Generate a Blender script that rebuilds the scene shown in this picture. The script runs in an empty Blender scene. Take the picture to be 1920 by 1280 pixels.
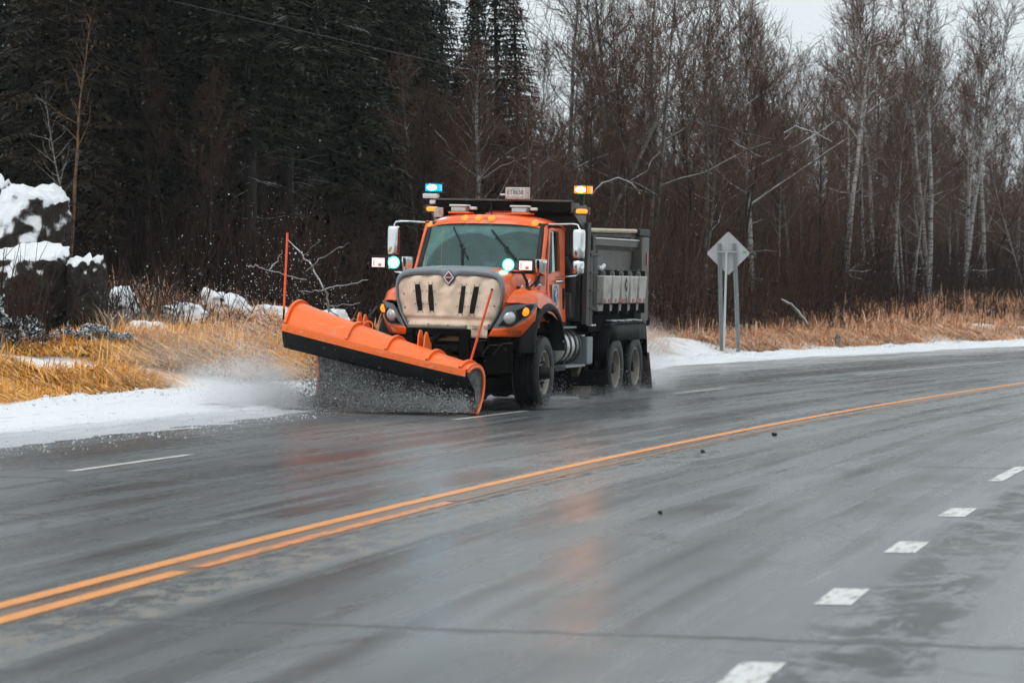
import bpy, bmesh, math, random
import numpy as np
from mathutils import Vector, Matrix, noise as mnoise

random.seed(7)
RNG = np.random.default_rng(7)
R = math.radians
scene = bpy.context.scene
C = scene.collection

# ------------------------------------------------------------------ camera, sky, sun, exposure
CAM_H = 1.77
cd = bpy.data.cameras.new('camera'); cam = bpy.data.objects.new('camera', cd); C.objects.link(cam)
cd.sensor_width = 36.0; cd.lens = 112.5
cd.clip_start = 0.5; cd.clip_end = 6000
cam.location = (0, 0, CAM_H)
cam.rotation_euler = (R(90) - math.atan(93 / 6000), 0, 0)
cd.dof.use_dof = True; cd.dof.focus_distance = 47.0; cd.dof.aperture_fstop = 4.0
scene.camera = cam

SUN_EL, SUN_ROT = R(48), R(215)
w = bpy.data.worlds.new('World'); scene.world = w; w.use_nodes = True
nt = w.node_tree; nt.nodes.clear()
o_ = nt.nodes.new('ShaderNodeOutputWorld'); bg = nt.nodes.new('ShaderNodeBackground')
sky = nt.nodes.new('ShaderNodeTexSky'); sky.sky_type = 'NISHITA'; sky.sun_disc = False
sky.sun_elevation = SUN_EL; sky.sun_rotation = SUN_ROT; sky.air_density = 1.6; sky.dust_density = 4.0
hs = nt.nodes.new('ShaderNodeHueSaturation'); hs.inputs['Saturation'].default_value = 0.12
tc = nt.nodes.new('ShaderNodeTexCoord'); sp = nt.nodes.new('ShaderNodeSeparateXYZ')
ramp = nt.nodes.new('ShaderNodeValToRGB')          # overcast: pale at the horizon, brighter overhead
ramp.color_ramp.elements[0].position = 0.0; ramp.color_ramp.elements[0].color = (.60, .665, .69, 1)
ramp.color_ramp.elements[1].position = 0.9; ramp.color_ramp.elements[1].color = (.98, 1.05, 1.08, 1)
mul = nt.nodes.new('ShaderNodeVectorMath'); mul.operation = 'SCALE'; mul.inputs['Scale'].default_value = 10.5
mx = nt.nodes.new('ShaderNodeMix'); mx.data_type = 'RGBA'; mx.inputs[0].default_value = 0.9
nt.links.new(sky.outputs[0], hs.inputs['Color'])
nt.links.new(tc.outputs['Generated'], sp.inputs[0]); nt.links.new(sp.outputs['Z'], ramp.inputs[0])
nt.links.new(ramp.outputs[0], mul.inputs[0])
nt.links.new(hs.outputs[0], mx.inputs[6]); nt.links.new(mul.outputs[0], mx.inputs[7])
nt.links.new(mx.outputs[2], bg.inputs['Color']); bg.inputs['Strength'].default_value = 0.1
nt.links.new(bg.outputs[0], o_.inputs[0])

sd = bpy.data.lights.new('sun', 'SUN'); sun = bpy.data.objects.new('sun', sd); C.objects.link(sun)
sd.energy = 0.6; sd.angle = R(25); sd.color = (1.0, .96, .91)
sun.rotation_euler = (R(90) - SUN_EL, 0, R(180) - SUN_ROT + R(0))
scene.view_settings.view_transform = 'Standard'; scene.view_settings.look = 'None'
scene.view_settings.exposure = 0.32; scene.view_settings.gamma = 1.0
scene.render.engine = 'CYCLES'
scene.cycles.use_denoising = True; scene.cycles.use_adaptive_sampling = True; scene.cycles.adaptive_threshold = .035; scene.cycles.adaptive_min_samples = 24
scene.cycles.max_bounces = 5; scene.cycles.diffuse_bounces = 2; scene.cycles.glossy_bounces = 3; scene.cycles.transparent_max_bounces = 12; scene.cycles.volume_bounces = 2
scene.cycles.sample_clamp_indirect = 4.0
scene.cycles.caustics_reflective = False; scene.cycles.caustics_refractive = False

# ------------------------------------------------------------------ materials
MATS = {}
class NT:
    def __init__(s, name):
        s.m = bpy.data.materials.new(name); s.m.use_nodes = True; s.t = s.m.node_tree; s.t.nodes.clear()
        s.out = s.n('ShaderNodeOutputMaterial'); s.b = s.n('ShaderNodeBsdfPrincipled'); s.l(s.b.outputs[0], s.out.inputs[0])
        MATS[name] = s.m
    def n(s, k, **kw):
        x = s.t.nodes.new(k)
        for a, v in kw.items(): setattr(x, a, v)
        return x
    def l(s, a, b): s.t.links.new(a, b)
    def val(s, x, v):
        if hasattr(v, 'is_linked') or hasattr(v, 'links'): s.l(v, x)
        else: x.default_value = v
    def math(s, op, a, b=0.0, c=0.0):
        x = s.n('ShaderNodeMath', operation=op)
        s.val(x.inputs[0], a); s.val(x.inputs[1], b); s.val(x.inputs[2], c); return x.outputs[0]
    def mix(s, f, a, b):
        x = s.n('ShaderNodeMix', data_type='RGBA')
        s.val(x.inputs[0], f)
        for i, v in ((6, a), (7, b)):
            if isinstance(v, (tuple, list)): x.inputs[i].default_value = (*v[:3], 1)
            else: s.l(v, x.inputs[i])
        return x.outputs[2]
    def noise(s, scale, detail=4, rough=.55, vec=None, dist=0.0):
        x = s.n('ShaderNodeTexNoise'); x.inputs['Scale'].default_value = scale; x.inputs['Detail'].default_value = detail
        x.inputs['Roughness'].default_value = rough; x.inputs['Distortion'].default_value = dist
        if vec is not None: s.l(vec, x.inputs['Vector'])
        return x.outputs[0]
    def step(s, x, lo, hi):
        r = s.n('ShaderNodeMapRange', interpolation_type='SMOOTHSTEP')
        s.val(r.inputs[0], x); s.val(r.inputs[1], lo); s.val(r.inputs[2], hi); return r.outputs[0]
    def coord(s, k='Object'):
        return s.n('ShaderNodeTexCoord').outputs[k]
    def scaled(s, vec, sc):
        x = s.n('ShaderNodeMapping'); x.inputs['Scale'].default_value = sc; s.l(vec, x.inputs[0]); return x.outputs[0]
    def bump(s, h, dist=.02, strength=.5):
        x = s.n('ShaderNodeBump'); x.inputs['Distance'].default_value = dist; x.inputs['Strength'].default_value = strength
        s.l(h, x.inputs['Height']); s.l(x.outputs[0], s.b.inputs['Normal'])
    def set(s, **kw):
        for k, v in kw.items():
            i = s.b.inputs[k.replace('_', ' ')]
            if isinstance(v, (tuple, list)): i.default_value = (*v[:3], 1) if len(v) == 3 else v
            elif isinstance(v, (int, float)): i.default_value = v
            else: s.l(v, i)
        return s.m

def simple(name, col, rough=.5, metal=0.0, grime=None, gs=3.0, gamt=.5, coat=0.0, bump=0.0, bscale=60, spec=.5):
    t = NT(name); c = col
    if grime is not None:
        nz = t.noise(gs, 6, .65, t.coord())
        c = t.mix(t.math('MULTIPLY', t.step(nz, .42, .75), gamt), col, grime)
        t.set(Roughness=t.math('ADD', t.math('MULTIPLY', nz, .25), max(rough - .12, .02)))
    else: t.set(Roughness=rough)
    t.set(Base_Color=c, Metallic=metal, Coat_Weight=coat, Specular_IOR_Level=spec)
    if bump: t.bump(t.noise(bscale, 4, .6, t.coord()), bump, .6)
    return t.m

def emit(name, col, strength, base=(.02, .02, .02)):
    t = NT(name); t.set(Base_Color=base, Roughness=.2, Emission_Color=col, Emission_Strength=strength); return t.m

def snowy(name, t_col, rough=.85, lo=.35, hi=.75, nscale=6.0, amt=1.0, snow=(.78, .80, .83), namp=1.6, relief=0.0):
    """bare surface with snow lying on what faces up"""
    t = NT(name)
    g = t.n('ShaderNodeNewGeometry'); sx = t.n('ShaderNodeSeparateXYZ'); t.l(g.outputs['Normal'], sx.inputs[0])
    nz = t.noise(nscale, 5, .6, t.coord())
    f = t.step(t.math('ADD', sx.outputs['Z'], t.math('MULTIPLY', t.math('SUBTRACT', nz, .5), namp)), lo, hi)
    f = t.math('MULTIPLY', f, amt)
    col = t_col(t, g) if callable(t_col) else t_col
    t.set(Base_Color=t.mix(f, col, snow), Roughness=rough, Specular_IOR_Level=.25)
    if relief:
        vo = t.n('ShaderNodeTexVoronoi', feature='DISTANCE_TO_EDGE'); vo.inputs['Scale'].default_value = 1.6; t.l(t.coord(), vo.inputs['Vector'])
        h = t.math('ADD', t.math('MULTIPLY', t.noise(5, 8, .7, t.coord()), 1.0), t.math('MULTIPLY', t.step(vo.outputs['Distance'], 0.0, .06), .35)); t.bump(t.math('MULTIPLY', h, t.math('SUBTRACT', 1.0, t.math('MULTIPLY', f, .8))), relief, 1.0)
    return t.m

ORANGE = simple('orange_paint', (.84, .115, .003), .34, 0, (.33, .075, .022), 3.4, .75, .25)
t = NT('plow_orange_paint'); co = t.coord(); na = t.noise(2.6, 6, .65, co); nb = t.noise(9, 6, .75, t.scaled(co, (1, .35, 1.6))); nc = t.noise(60, 4, .7, co)
c_ = t.mix(t.math('MULTIPLY', t.step(na, .42, .72), .5), (.86, .14, .008), (.60, .15, .045))
c_ = t.mix(t.math('MULTIPLY', t.step(nb, .56, .66), .6), c_, (.60, .36, .26)); c_ = t.mix(t.step(t.math('ADD', t.math('MULTIPLY', nb, .6), t.math('MULTIPLY', nc, .4)), .635, .665), c_, (.10, .055, .035))
t.set(Base_Color=c_, Roughness=t.math('ADD', .30, t.math('MULTIPLY', na, .3)), Coat_Weight=.1); t.bump(nc, .004, .3); PLOWOR = t.m
GREYP = simple('grey_paint', (.165, .195, .215), .40, 0, (.23, .245, .25), 3.0, .5, .1)
BLACKP = simple('black_plastic', (.008, .009, .010), .5, 0, (.022, .022, .022), 3.0, .5, spec=.3)
BLACKM = simple('black_metal', (.008, .008, .009), .5, .0, (.024, .022, .020), 2.5, .6, spec=.3)
UNDER = simple('underbody_grime', (.004, .004, .004), .85, 0, (.009, .008, .007), 3, .6, spec=.08)
RUBBER = simple('rubber', (.006, .0065, .007), .6, 0, (.015, .016, .017), 4, .4, spec=.15)
TYRE = simple('wet_tyre', (.005, .006, .007), .42, 0, (.011, .013, .015), 6, .5, spec=.16)
RIM = simple('rim_steel', (.33, .295, .245), .45, .15, (.17, .13, .10), 5, .6)
CHROME = simple('chrome', (.75, .77, .78), .12, 1.0)
STEEL = simple('stainless_steel', (.095, .088, .078), .5, .25, (.055, .046, .038), 2.0, .6)
STEELD = simple('salt_stained_steel', (.050, .047, .043), .55, .3, (.028, .023, .019), 2.0, .7)
ALU = simple('aluminium_tank', (.55, .54, .53), .28, .85, (.25, .22, .20), 3, .5)
TANKW = simple('white_poly_tank', (.50, .475, .44), .5, 0, (.22, .19, .16), 3.6, .75)
CANVAS = simple('tan_canvas', (.74, .59, .46), .85, 0, (.50, .37, .265), 3.2, .7, 0, .012, 26)
VOID = simple('vent_void', (.004, .004, .004), .9)
GALV = simple('galvanised_steel', (.27, .30, .31), .5, .25, (.19, .21, .22), 8, .6)
SIGNB = simple('sign_back', (.40, .40, .41), .5, .2, (.31, .30, .30), 3, .6)
WHITEP = simple('white_plastic', (.68, .68, .68), .4, 0, (.45, .43, .40), 5, .5)
RED = simple('red_reflector', (.42, .03, .03), .35)
TARP = simple('cream_tarp', (.52, .44, .33), .7, 0, (.35, .28, .2), 5, .5)
FLAPB = simple('brown_mudflap', (.06, .045, .04), .8, 0, (.12, .10, .09), 5, .6)
ROD = simple('marker_rod_orange', (.85, .10, .03), .45)
GREYSEAT = simple('seat_fabric', (.05, .055, .06), .9)
DASH = simple('dash_plastic', (.10, .11, .11), .7)
INT = simple('cab_interior', (.09, .10, .10), .8)
LENS = simple('lamp_lens', (.55, .55, .55), .08, .35, (.22, .22, .22), 30, .7)
INK = simple('black_ink', (.012, .012, .012), .6)
BLUEINK = simple('blue_ink', (.03, .13, .25), .5)
EMBR = simple('emblem_dark_red', (.14, .012, .02), .35)
LPLATE = simple('plate_white', (.62, .58, .56), .45, 0, (.5, .45, .43), 8, .4)
PINKBOX = simple('plate_box', (.46, .38, .355), .55, 0, (.34, .27, .25), 6, .5)
BLUE_L = emit('blue_beacon_light', (.0, .33, 1.0), 1.5)
BLUE_C = emit('blue_beacon_core', (.12, .72, 1.0), 80)
AMB_L = emit('amber_beacon_light', (1.0, .20, .012), 1.7)
AMB_C = emit('amber_beacon_core', (1.0, .36, .06), 110)
AMB_S = emit('amber_lamp', (1.0, .25, .012), 1.1, (.5, .15, .01))
AMB_V = emit('amber_lamp_oval', (1.0, .33, .03), 1.0, (.5, .15, .01))
CYAN_L = emit('cyan_plow_lamp', (.16, .95, .86), 5)
CYAN_HALO = emit('cyan_lamp_halo', (.0, .50, .46), 2.2)  # teal halo around the lamp, put in as a glowing ring
PINK_L = emit('halogen_plow_lamp', (1.0, .70, .64), .85, (.4, .3, .3))
CLR_L = emit('roof_marker_lamp', (1.0, .28, .02), .6, (.55, .2, .02))

def glass_mat(name, tint, rough=.02, k=1.0, film=None):
    t = NT(name); t.t.nodes.remove(t.b)
    tr = t.n('ShaderNodeBsdfTransparent'); tr.inputs[0].default_value = (*tint, 1)
    gl = t.n('ShaderNodeBsdfGlossy'); gl.inputs['Roughness'].default_value = rough; gl.inputs[0].default_value = (.72, 1.0, .96, 1)
    fr = t.n('ShaderNodeFresnel'); fr.inputs[0].default_value = 1.55
    m = t.n('ShaderNodeMixShader'); t.l(t.math('MULTIPLY', fr.outputs[0], k), m.inputs[0]); t.l(tr.outputs[0], m.inputs[1]); t.l(gl.outputs[0], m.inputs[2])
    last = m.outputs[0]
    if film:                       # salt film on the pane
        df = t.n('ShaderNodeBsdfDiffuse'); df.inputs[0].default_value = (.25, .50, .48, 1)
        nz = t.noise(2.2, 6, .6, t.coord(), 1.2)
        sv = t.n('ShaderNodeSeparateXYZ'); t.l(t.coord(), sv.inputs[0]); clean = None       # arcs the wipers have cleared
        for py, rad in ((-.16, .66), (.60, .70)):
            dy = t.math('SUBTRACT', sv.outputs['Y'], py); dz = t.math('MULTIPLY', t.math('SUBTRACT', sv.outputs['Z'], 2.08), 1.18)
            q = t.math('SUBTRACT', 1.0, t.step(t.math('SQRT', t.math('ADD', t.math('MULTIPLY', dy, dy), t.math('MULTIPLY', dz, dz))), rad - .015, rad + .015)); clean = q if clean is None else t.math('MAXIMUM', clean, q)
        m2 = t.n('ShaderNodeMixShader'); t.l(t.math('MULTIPLY', t.math('MULTIPLY', t.math('ADD', .45, t.math('MULTIPLY', t.step(nz, .25, .8), .55)), film), t.math('SUBTRACT', 1.0, t.math('MULTIPLY', clean, .72))), m2.inputs[0]); t.l(last, m2.inputs[1]); t.l(df.outputs[0], m2.inputs[2]); last = m2.outputs[0]
    t.l(last, t.out.inputs[0]); return t.m
WSGLASS = glass_mat('windshield_glass', (.40, .62, .60), .03, 1.15, .36)
DGLASS = glass_mat('door_glass', (.16, .19, .19), .02, 2.2)

# ------------------------------------------------------------------ mesh helpers
def finish(me, mat, sharp=38, smooth=True):
    if mat is not None: me.materials.append(mat)
    if smooth and len(me.polygons):
        me.shade_smooth(); me.set_sharp_from_angle(angle=R(sharp))
    return me

class MB:
    def __init__(s): s.v = []; s.f = []
    def add(s, vs, fs):
        k = len(s.v); s.v += [tuple(map(float, p)) for p in vs]; s.f += [tuple(i + k for i in f) for f in fs]; return s
    def box(s, c, d, rot=None):
        hx, hy, hz = d[0] / 2, d[1] / 2, d[2] / 2
        P = [Vector((x, y, z)) for x in (-hx, hx) for y in (-hy, hy) for z in (-hz, hz)]
        if rot is not None:
            M = rot if isinstance(rot, Matrix) else Matrix.Rotation(rot[0], 3, 'X') if False else (Matrix.Rotation(rot[2], 3, 'Z') @ Matrix.Rotation(rot[1], 3, 'Y') @ Matrix.Rotation(rot[0], 3, 'X'))
            P = [M @ p for p in P]
        c = Vector(c)
        return s.add([p + c for p in P], [(0, 1, 3, 2), (4, 6, 7, 5), (0, 4, 5, 1), (2, 3, 7, 6), (0, 2, 6, 4), (1, 5, 7, 3)])
    def b2(s, lo, hi):
        return s.box([(a + b) / 2 for a, b in zip(lo, hi)], [abs(b - a) for a, b in zip(lo, hi)])
    def tube(s, pts, r, n=8, cap=True):
        pts = [Vector(p) for p in pts]; m = len(pts)
        rs = r if isinstance(r, (list, tuple)) else [r] * m
        rings = []; up = None
        for i, p in enumerate(pts):
            t = (pts[min(i + 1, m - 1)] - pts[max(i - 1, 0)]).normalized()
            if up is None: up = Vector((0, 0, 1)) if abs(t.z) < .9 else Vector((1, 0, 0))
            x = t.cross(up).normalized(); y = x.cross(t).normalized(); up = y
            rings.append([p + (x * math.cos(q) + y * math.sin(q)) * rs[i] for q in [2 * math.pi * k / n for k in range(n)]])
        vs = [v for r_ in rings for v in r_]; fs = []
        for i in range(m - 1):
            for k in range(n):
                a = i * n + k; b = i * n + (k + 1) % n; fs.append((a, b, b + n, a + n))
        if cap: fs += [tuple(range(n))[::-1], tuple(range((m - 1) * n, m * n))]
        return s.add(vs, fs)
    def lathe(s, prof, c, axis=(0, 1, 0), n=24, close=False):
        """prof: (along axis, radius)"""
        ax = Vector(axis).normalized(); u = ax.orthogonal().normalized(); v_ = ax.cross(u); c = Vector(c)
        vs = []
        for (h, r) in prof:
            for k in range(n):
                q = 2 * math.pi * k / n; vs.append(c + ax * h + (u * math.cos(q) + v_ * math.sin(q)) * r)
        fs = []; m = len(prof)
        for i in range(m if close else m - 1):
            j = (i + 1) % m
            for k in range(n):
                a = i * n + k; b = i * n + (k + 1) % n; fs.append((a, b, j * n + (k + 1) % n, j * n + k))
        if not close: fs += [tuple(range(n))[::-1], tuple(range((m - 1) * n, m * n))]
        return s.add(vs, fs)
    def grid(s, rows, flip=False):
        m = len(rows); n = len(rows[0]); fs = []
        for i in range(m - 1):
            for k in range(n - 1):
                a = i * n + k; q = (a, a + 1, a + n + 1, a + n); fs.append(q[::-1] if flip else q)
        return s.add([p for r_ in rows for p in r_], fs)
    def prism(s, poly, f0, f1):
        """poly: 2-D points; f0 / f1 map (x, y) to the two end faces"""
        n = len(poly); vs = [f0(*p) for p in poly] + [f1(*p) for p in poly]
        fs = [tuple(range(n))[::-1], tuple(range(n, 2 * n))] + [(k, (k + 1) % n, n + (k + 1) % n, n + k) for k in range(n)]
        return s.add(vs, fs)
    def mesh(s, name, mat, sharp=38, smooth=True, fix=True):
        me = bpy.data.meshes.new(name); me.from_pydata(s.v, [], s.f); me.update()
        if fix:
            bm = bmesh.new(); bm.from_mesh(me); bmesh.ops.recalc_face_normals(bm, faces=bm.faces); bm.to_mesh(me); bm.free()
        return finish(me, mat, sharp, smooth)
    def pieces(s):
        """one MB for each separate piece"""
        par = list(range(len(s.v)))
        def find(i):
            while par[i] != i: par[i] = par[par[i]]; i = par[i]
            return i
        for f in s.f:
            for k in f[1:]: par[find(k)] = find(f[0])
        out = {}
        for f in s.f: out.setdefault(find(f[0]), []).append(f)
        res = []
        for fs in out.values():
            ids = sorted({i for f in fs for i in f}); mp = {i: k for k, i in enumerate(ids)}; q = MB(); q.v = [s.v[i] for i in ids]; q.f = [tuple(mp[i] for i in f) for f in fs]; res.append(q)
        return res
    def split(s, name, mat, parent=None, **kw):
        return [q.build(name, mat, parent, **kw) for q in s.pieces()]
    def build(s, name, mat, parent=None, bevel=0.0, sharp=38, solid=0.0, smooth=True):
        o = link(name, s.mesh(name, mat, sharp, smooth), parent)
        if solid:
            m = o.modifiers.new('solid', 'SOLIDIFY'); m.thickness = solid; m.offset = 0
        if bevel:
            m = o.modifiers.new('bevel', 'BEVEL'); m.width = bevel; m.segments = 2; m.limit_method = 'ANGLE'; m.angle_limit = R(35)
            m.harden_normals = False
        return o

def link(name, data, parent=None, loc=None):
    o = bpy.data.objects.new(name, data); C.objects.link(o)
    if parent is not None: o.parent = parent
    if loc is not None: o.location = loc
    return o

def tag(o, label=None, cat=None, group=None, kind=None):
    if label: o['label'] = label
    if cat: o['category'] = cat
    if group: o['group'] = group
    if kind: o['kind'] = kind
    return o

def np_mesh(name, V, F, mat, smooth=False):
    """fast mesh from arrays; F is (n,3) or (n,4)"""
    V = np.asarray(V, np.float32); F = np.asarray(F, np.int32); k = F.shape[1]
    me = bpy.data.meshes.new(name); me.vertices.add(len(V)); me.vertices.foreach_set('co', V.ravel())
    me.loops.add(F.size); me.loops.foreach_set('vertex_index', F.ravel())
    me.polygons.add(len(F)); me.polygons.foreach_set('loop_start', np.arange(0, F.size, k, dtype=np.int32))
    me.polygons.foreach_set('loop_total', np.full(len(F), k, np.int32))
    me.update(calc_edges=True); me.validate()
    if mat is not None: me.materials.append(mat)
    if smooth: me.shade_smooth()
    return me

def text_mesh(name, body, size, mat, extrude=.002, squeeze=1.0):
    cu = bpy.data.curves.new(name, 'FONT'); cu.body = body; cu.size = size; cu.align_x = 'CENTER'; cu.align_y = 'CENTER'
    cu.extrude = extrude; cu.resolution_u = 3
    o = bpy.data.objects.new(name, cu); C.objects.link(o)
    me = bpy.data.meshes.new_from_object(o.evaluated_get(bpy.context.evaluated_depsgraph_get()))
    C.objects.unlink(o); bpy.data.objects.remove(o); bpy.data.curves.remove(cu)
    me.name = name; me.transform(Matrix.Diagonal((squeeze, 1, 1, 1))); me.materials.clear(); me.materials.append(mat)
    return me

# ------------------------------------------------------------------ the road's course
RA, RB, RC = 0.00168628, 0.15567784, -6.24133
U_MAX = 135.0
def road_x(u):
    u = np.asarray(u, float); uc = np.clip(u, 0, U_MAX)
    return RA * uc * uc + RB * uc + RC + (u - uc) * (2 * RA * uc + RB)
def road_slope(u): return 2 * RA * np.clip(np.asarray(u, float), 0, U_MAX) + RB
def us(u, s):
    """road coordinates (metres along, metres left of the yellow line) to world x, y"""
    a = np.arctan(road_slope(u)); return road_x(u) - s * np.cos(a), u + s * np.sin(a)
def to_us(X, Y):
    X = np.asarray(X, float); Y = np.asarray(Y, float); u = Y.copy(); s = np.zeros_like(u)
    for _ in range(12):
        a = np.arctan(road_slope(u)); s = -((X - road_x(u)) * np.cos(a) - (Y - u) * np.sin(a)); u = Y - s * np.sin(a)
    return u, s
def sstep(x, a, b):
    t = np.clip((np.asarray(x, float) - a) / (b - a), 0, 1); return t * t * (3 - 2 * t)
def vnoise(x, y, seed=0):
    """smooth value noise, arrays"""
    x = np.asarray(x, float) + seed * 17.31; y = np.asarray(y, float) - seed * 9.77
    xi = np.floor(x); yi = np.floor(y); fx = x - xi; fy = y - yi; fx = fx * fx * (3 - 2 * fx); fy = fy * fy * (3 - 2 * fy)
    def h(a, b):
        v = np.sin(a * 127.1 + b * 311.7 + seed * 3.3) * 43758.5453; return v - np.floor(v)
    return (h(xi, yi) * (1 - fx) + h(xi + 1, yi) * fx) * (1 - fy) + (h(xi, yi + 1) * (1 - fx) + h(xi + 1, yi + 1) * fx) * fy - .5
def fbm(x, y, seed=0, oct=4):
    t = 0; a = 1.0
    for k in range(oct): t = t + a * vnoise(x * 2 ** k, y * 2 ** k, seed + k); a *= .5
    return t
def ground_us(u, s):
    u = np.asarray(u, float); s = np.asarray(s, float)
    amp = np.interp(u, [30, 40, 47, 54, 60, 68, 80, 140], [.45, .45, .55, .95, 1.05, .68, .46, .42])   # height of the verge bank
    z = amp * (.16 * sstep(s, 12.3, 13.1) + .84 * sstep(s, 12.6, 15.1)) + .55 * sstep(s, 15.5, 21) + .55 * sstep(s, 20, 30) + .4 * sstep(s, 28, 45) + 2.5 * sstep(s, 60, 220)
    z = z + sstep(s, 12.8, 15) * (.16 * fbm(u / 2.3, s / 1.6, 3) + .35 * sstep(s, 18, 30) * fbm(u / 9., s / 9., 5))
    z = np.where(s < 12.3, -.06, z - .02)
    z = z + .3 * sstep(-s, 16, 40) * (1 + fbm(u / 8, s / 8, 9))
    return z
def ground(X, Y):
    u, s = to_us(X, Y); return ground_us(u, s)
def fan(px, D):   # a point seen in that direction of the wood, at distance D
    return (px - 960) / 6000 * D, D

# ------------------------------------------------------------------ ground, road, snow
def sheet(name, U, S, zf, mat, kind='structure', uv=True, smooth=True):
    UU, SS = np.meshgrid(U, S, indexing='ij'); X, Y = us(UU, SS); Z = zf(UU, SS)
    V = np.stack([X, Y, Z], -1).reshape(-1, 3); n = len(S)
    i, k = np.meshgrid(np.arange(len(U) - 1), np.arange(n - 1), indexing='ij'); a = (i * n + k).ravel()
    F = np.stack([a, a + n, a + n + 1, a + 1], -1)[:, ::-1]
    me = np_mesh(name, V, F, mat, smooth)
    if uv:
        l = me.uv_layers.new(name='road_uv'); vi = np.empty(len(me.loops), np.int32); me.loops.foreach_get('vertex_index', vi)
        q = np.stack([UU.ravel(), SS.ravel()], -1)[vi]; l.data.foreach_set('uv', q.ravel().astype(np.float32))
    o = link(name, me); return tag(o, kind=kind)

# ground: snow with dead grass litter showing through
t = NT('snowy_ground')
co = t.coord(); n1 = t.noise(.9, 6, .62, co); n2 = t.noise(7, 5, .7, co); n3 = t.noise(.18, 3, .5, co)
f = t.step(t.math('ADD', t.math('MULTIPLY', n1, .7), t.math('MULTIPLY', n2, .45)), .38, .54)
lit = t.mix(n2, (.20, .115, .045), (.40, .235, .10))
t.set(Base_Color=t.mix(f, lit, (.76, .78, .80)), Roughness=.9, Specular_IOR_Level=.2); t.bump(n2, .06, .6)
U = np.concatenate([np.linspace(-150, 20, 18), np.arange(24, 132, .45), np.linspace(134, 900, 40)])
S = np.concatenate([np.linspace(-110, -15, 14), np.linspace(-14, 12, 4), np.arange(12.25, 32, .3), np.linspace(33, 700, 50)])
ground_o = sheet('ground', U, S, ground_us, t.m)

# wet road
t = NT('wet_asphalt')
uv = t.n('ShaderNodeUVMap', uv_map='road_uv').outputs[0]
sx = t.n('ShaderNodeSeparateXYZ'); t.l(uv, sx.inputs[0]); u_, s_ = sx.outputs[0], sx.outputs[1]
fine = t.noise(30, 5, .8, uv); streak = t.noise(1, 5, .62, t.scaled(uv, (.05, 2.6, 1))); big = t.noise(.35, 4, .55, uv)
mid = t.noise(2.6, 5, .65, t.scaled(uv, (.6, 1.6, 1)))
base = t.mix(t.step(streak, .3, .72), (.072, .079, .085), (.130, .139, .147))
base = t.mix(t.math('MULTIPLY', t.step(mid, .5, .8), .25), base, (.11, .115, .12))
base = t.mix(t.math('MULTIPLY', t.step(fine, .55, .8), .42), base, (.17, .17, .168))
# tyre tracks: darker, smoother streaks a lane's wheel track apart
def band(c, wd, soft, wob=.12):
    d = t.math('ABSOLUTE', t.math('ADD', t.math('SUBTRACT', s_, c), t.math('MULTIPLY', t.math('SUBTRACT', streak, .5), wob)))
    return t.math('SUBTRACT', 1.0, t.step(d, wd, wd + soft))
trk = band(1.45, .25, .35)
for c_ in (3.2, -1.55, -3.3, 6.0, -6.2): trk = t.math('MAXIMUM', trk, band(c_, .22, .4))
trk = t.math('MULTIPLY', trk, t.step(big, .35, .6))
base = t.mix(t.math('MULTIPLY', trk, .7), base, (.030, .033, .036))
pat = t.noise(.9, 7, .70, t.scaled(uv, (.07, 1.3, 1)), .3); base = t.mix(t.math('MULTIPLY', t.step(pat, .50, .56), .30), base, (.045, .049, .053))
for c_, wd_ in ((.75, .03), (1.05, .02), (2.35, .035), (-1.15, .03), (-1.32, .025), (-2.55, .035), (-2.8, .02), (-3.7, .03), (5.4, .03), (-6.6, .04), (-7.6, .03)):
    ln_ = t.math('MULTIPLY', band(c_, wd_, .07, .5), t.step(t.noise(1.0, 4, .6, t.scaled(uv, (.11 + wd_, .4, 1))), .47, .60)); base = t.mix(t.math('MULTIPLY', ln_, .75), base, (.024, .026, .028))
salt = t.noise(2.2, 7, .75, t.scaled(uv, (.12, 2.0, 1)), .4); base = t.mix(t.math('MULTIPLY', t.step(salt, .58, .66), .35), base, (.20, .21, .215))
vc = t.n('ShaderNodeTexVoronoi', feature='DISTANCE_TO_EDGE'); vc.inputs['Scale'].default_value = .22; wv = t.n('ShaderNodeVectorMath', operation='ADD'); t.l(uv, wv.inputs[0]); nv = t.n('ShaderNodeTexNoise'); nv.inputs['Scale'].default_value = 1.1; nv.inputs['Detail'].default_value = 6; t.l(uv, nv.inputs['Vector']); t.l(nv.outputs['Color'], wv.inputs[1]); t.l(wv.outputs[0], vc.inputs['Vector'])
crk = t.math('MULTIPLY', t.math('SUBTRACT', 1.0, t.step(vc.outputs['Distance'], .002, .007)), t.step(big, .5, .56)); base = t.mix(t.math('MULTIPLY', crk, .8), base, (.012, .012, .013))
# grit and worn paint beside the yellow line, broken seam by the dotted line
grit = t.math('MULTIPLY', band(-.68, .25, .2, .6), t.step(t.noise(3.2, 6, .75, t.scaled(uv, (.8, 1.6, 1))), .47, .60))
base = t.mix(t.math('MULTIPLY', grit, t.math('SUBTRACT', .85, t.math('MULTIPLY', t.step(u_, 22, 34), .6))), base, (.185, .15, .115))
brown = t.math('MULTIPLY', band(-.24, .16, .06, .25), t.step(t.noise(5, 5, .7, t.scaled(uv, (.3, 2, 1))), .3, .5))
base = t.mix(t.math('MULTIPLY', brown, .85), base, (.17, .085, .04))
dk = t.math('MULTIPLY', band(-.46, .03, .05, .4), t.step(mid, .42, .55)); dk2 = t.math('MULTIPLY', band(.13, .02, .03, .2), t.step(mid, .45, .6))
seam = t.math('MULTIPLY', band(-5.0, .20, .32, .7), t.step(t.noise(1.7, 7, .78, t.scaled(uv, (.7, 1.2, 1)), .6), .40, .55))
dark = t.math('MAXIMUM', t.math('MAXIMUM', dk, dk2), t.math('MULTIPLY', seam, .85))
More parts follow.
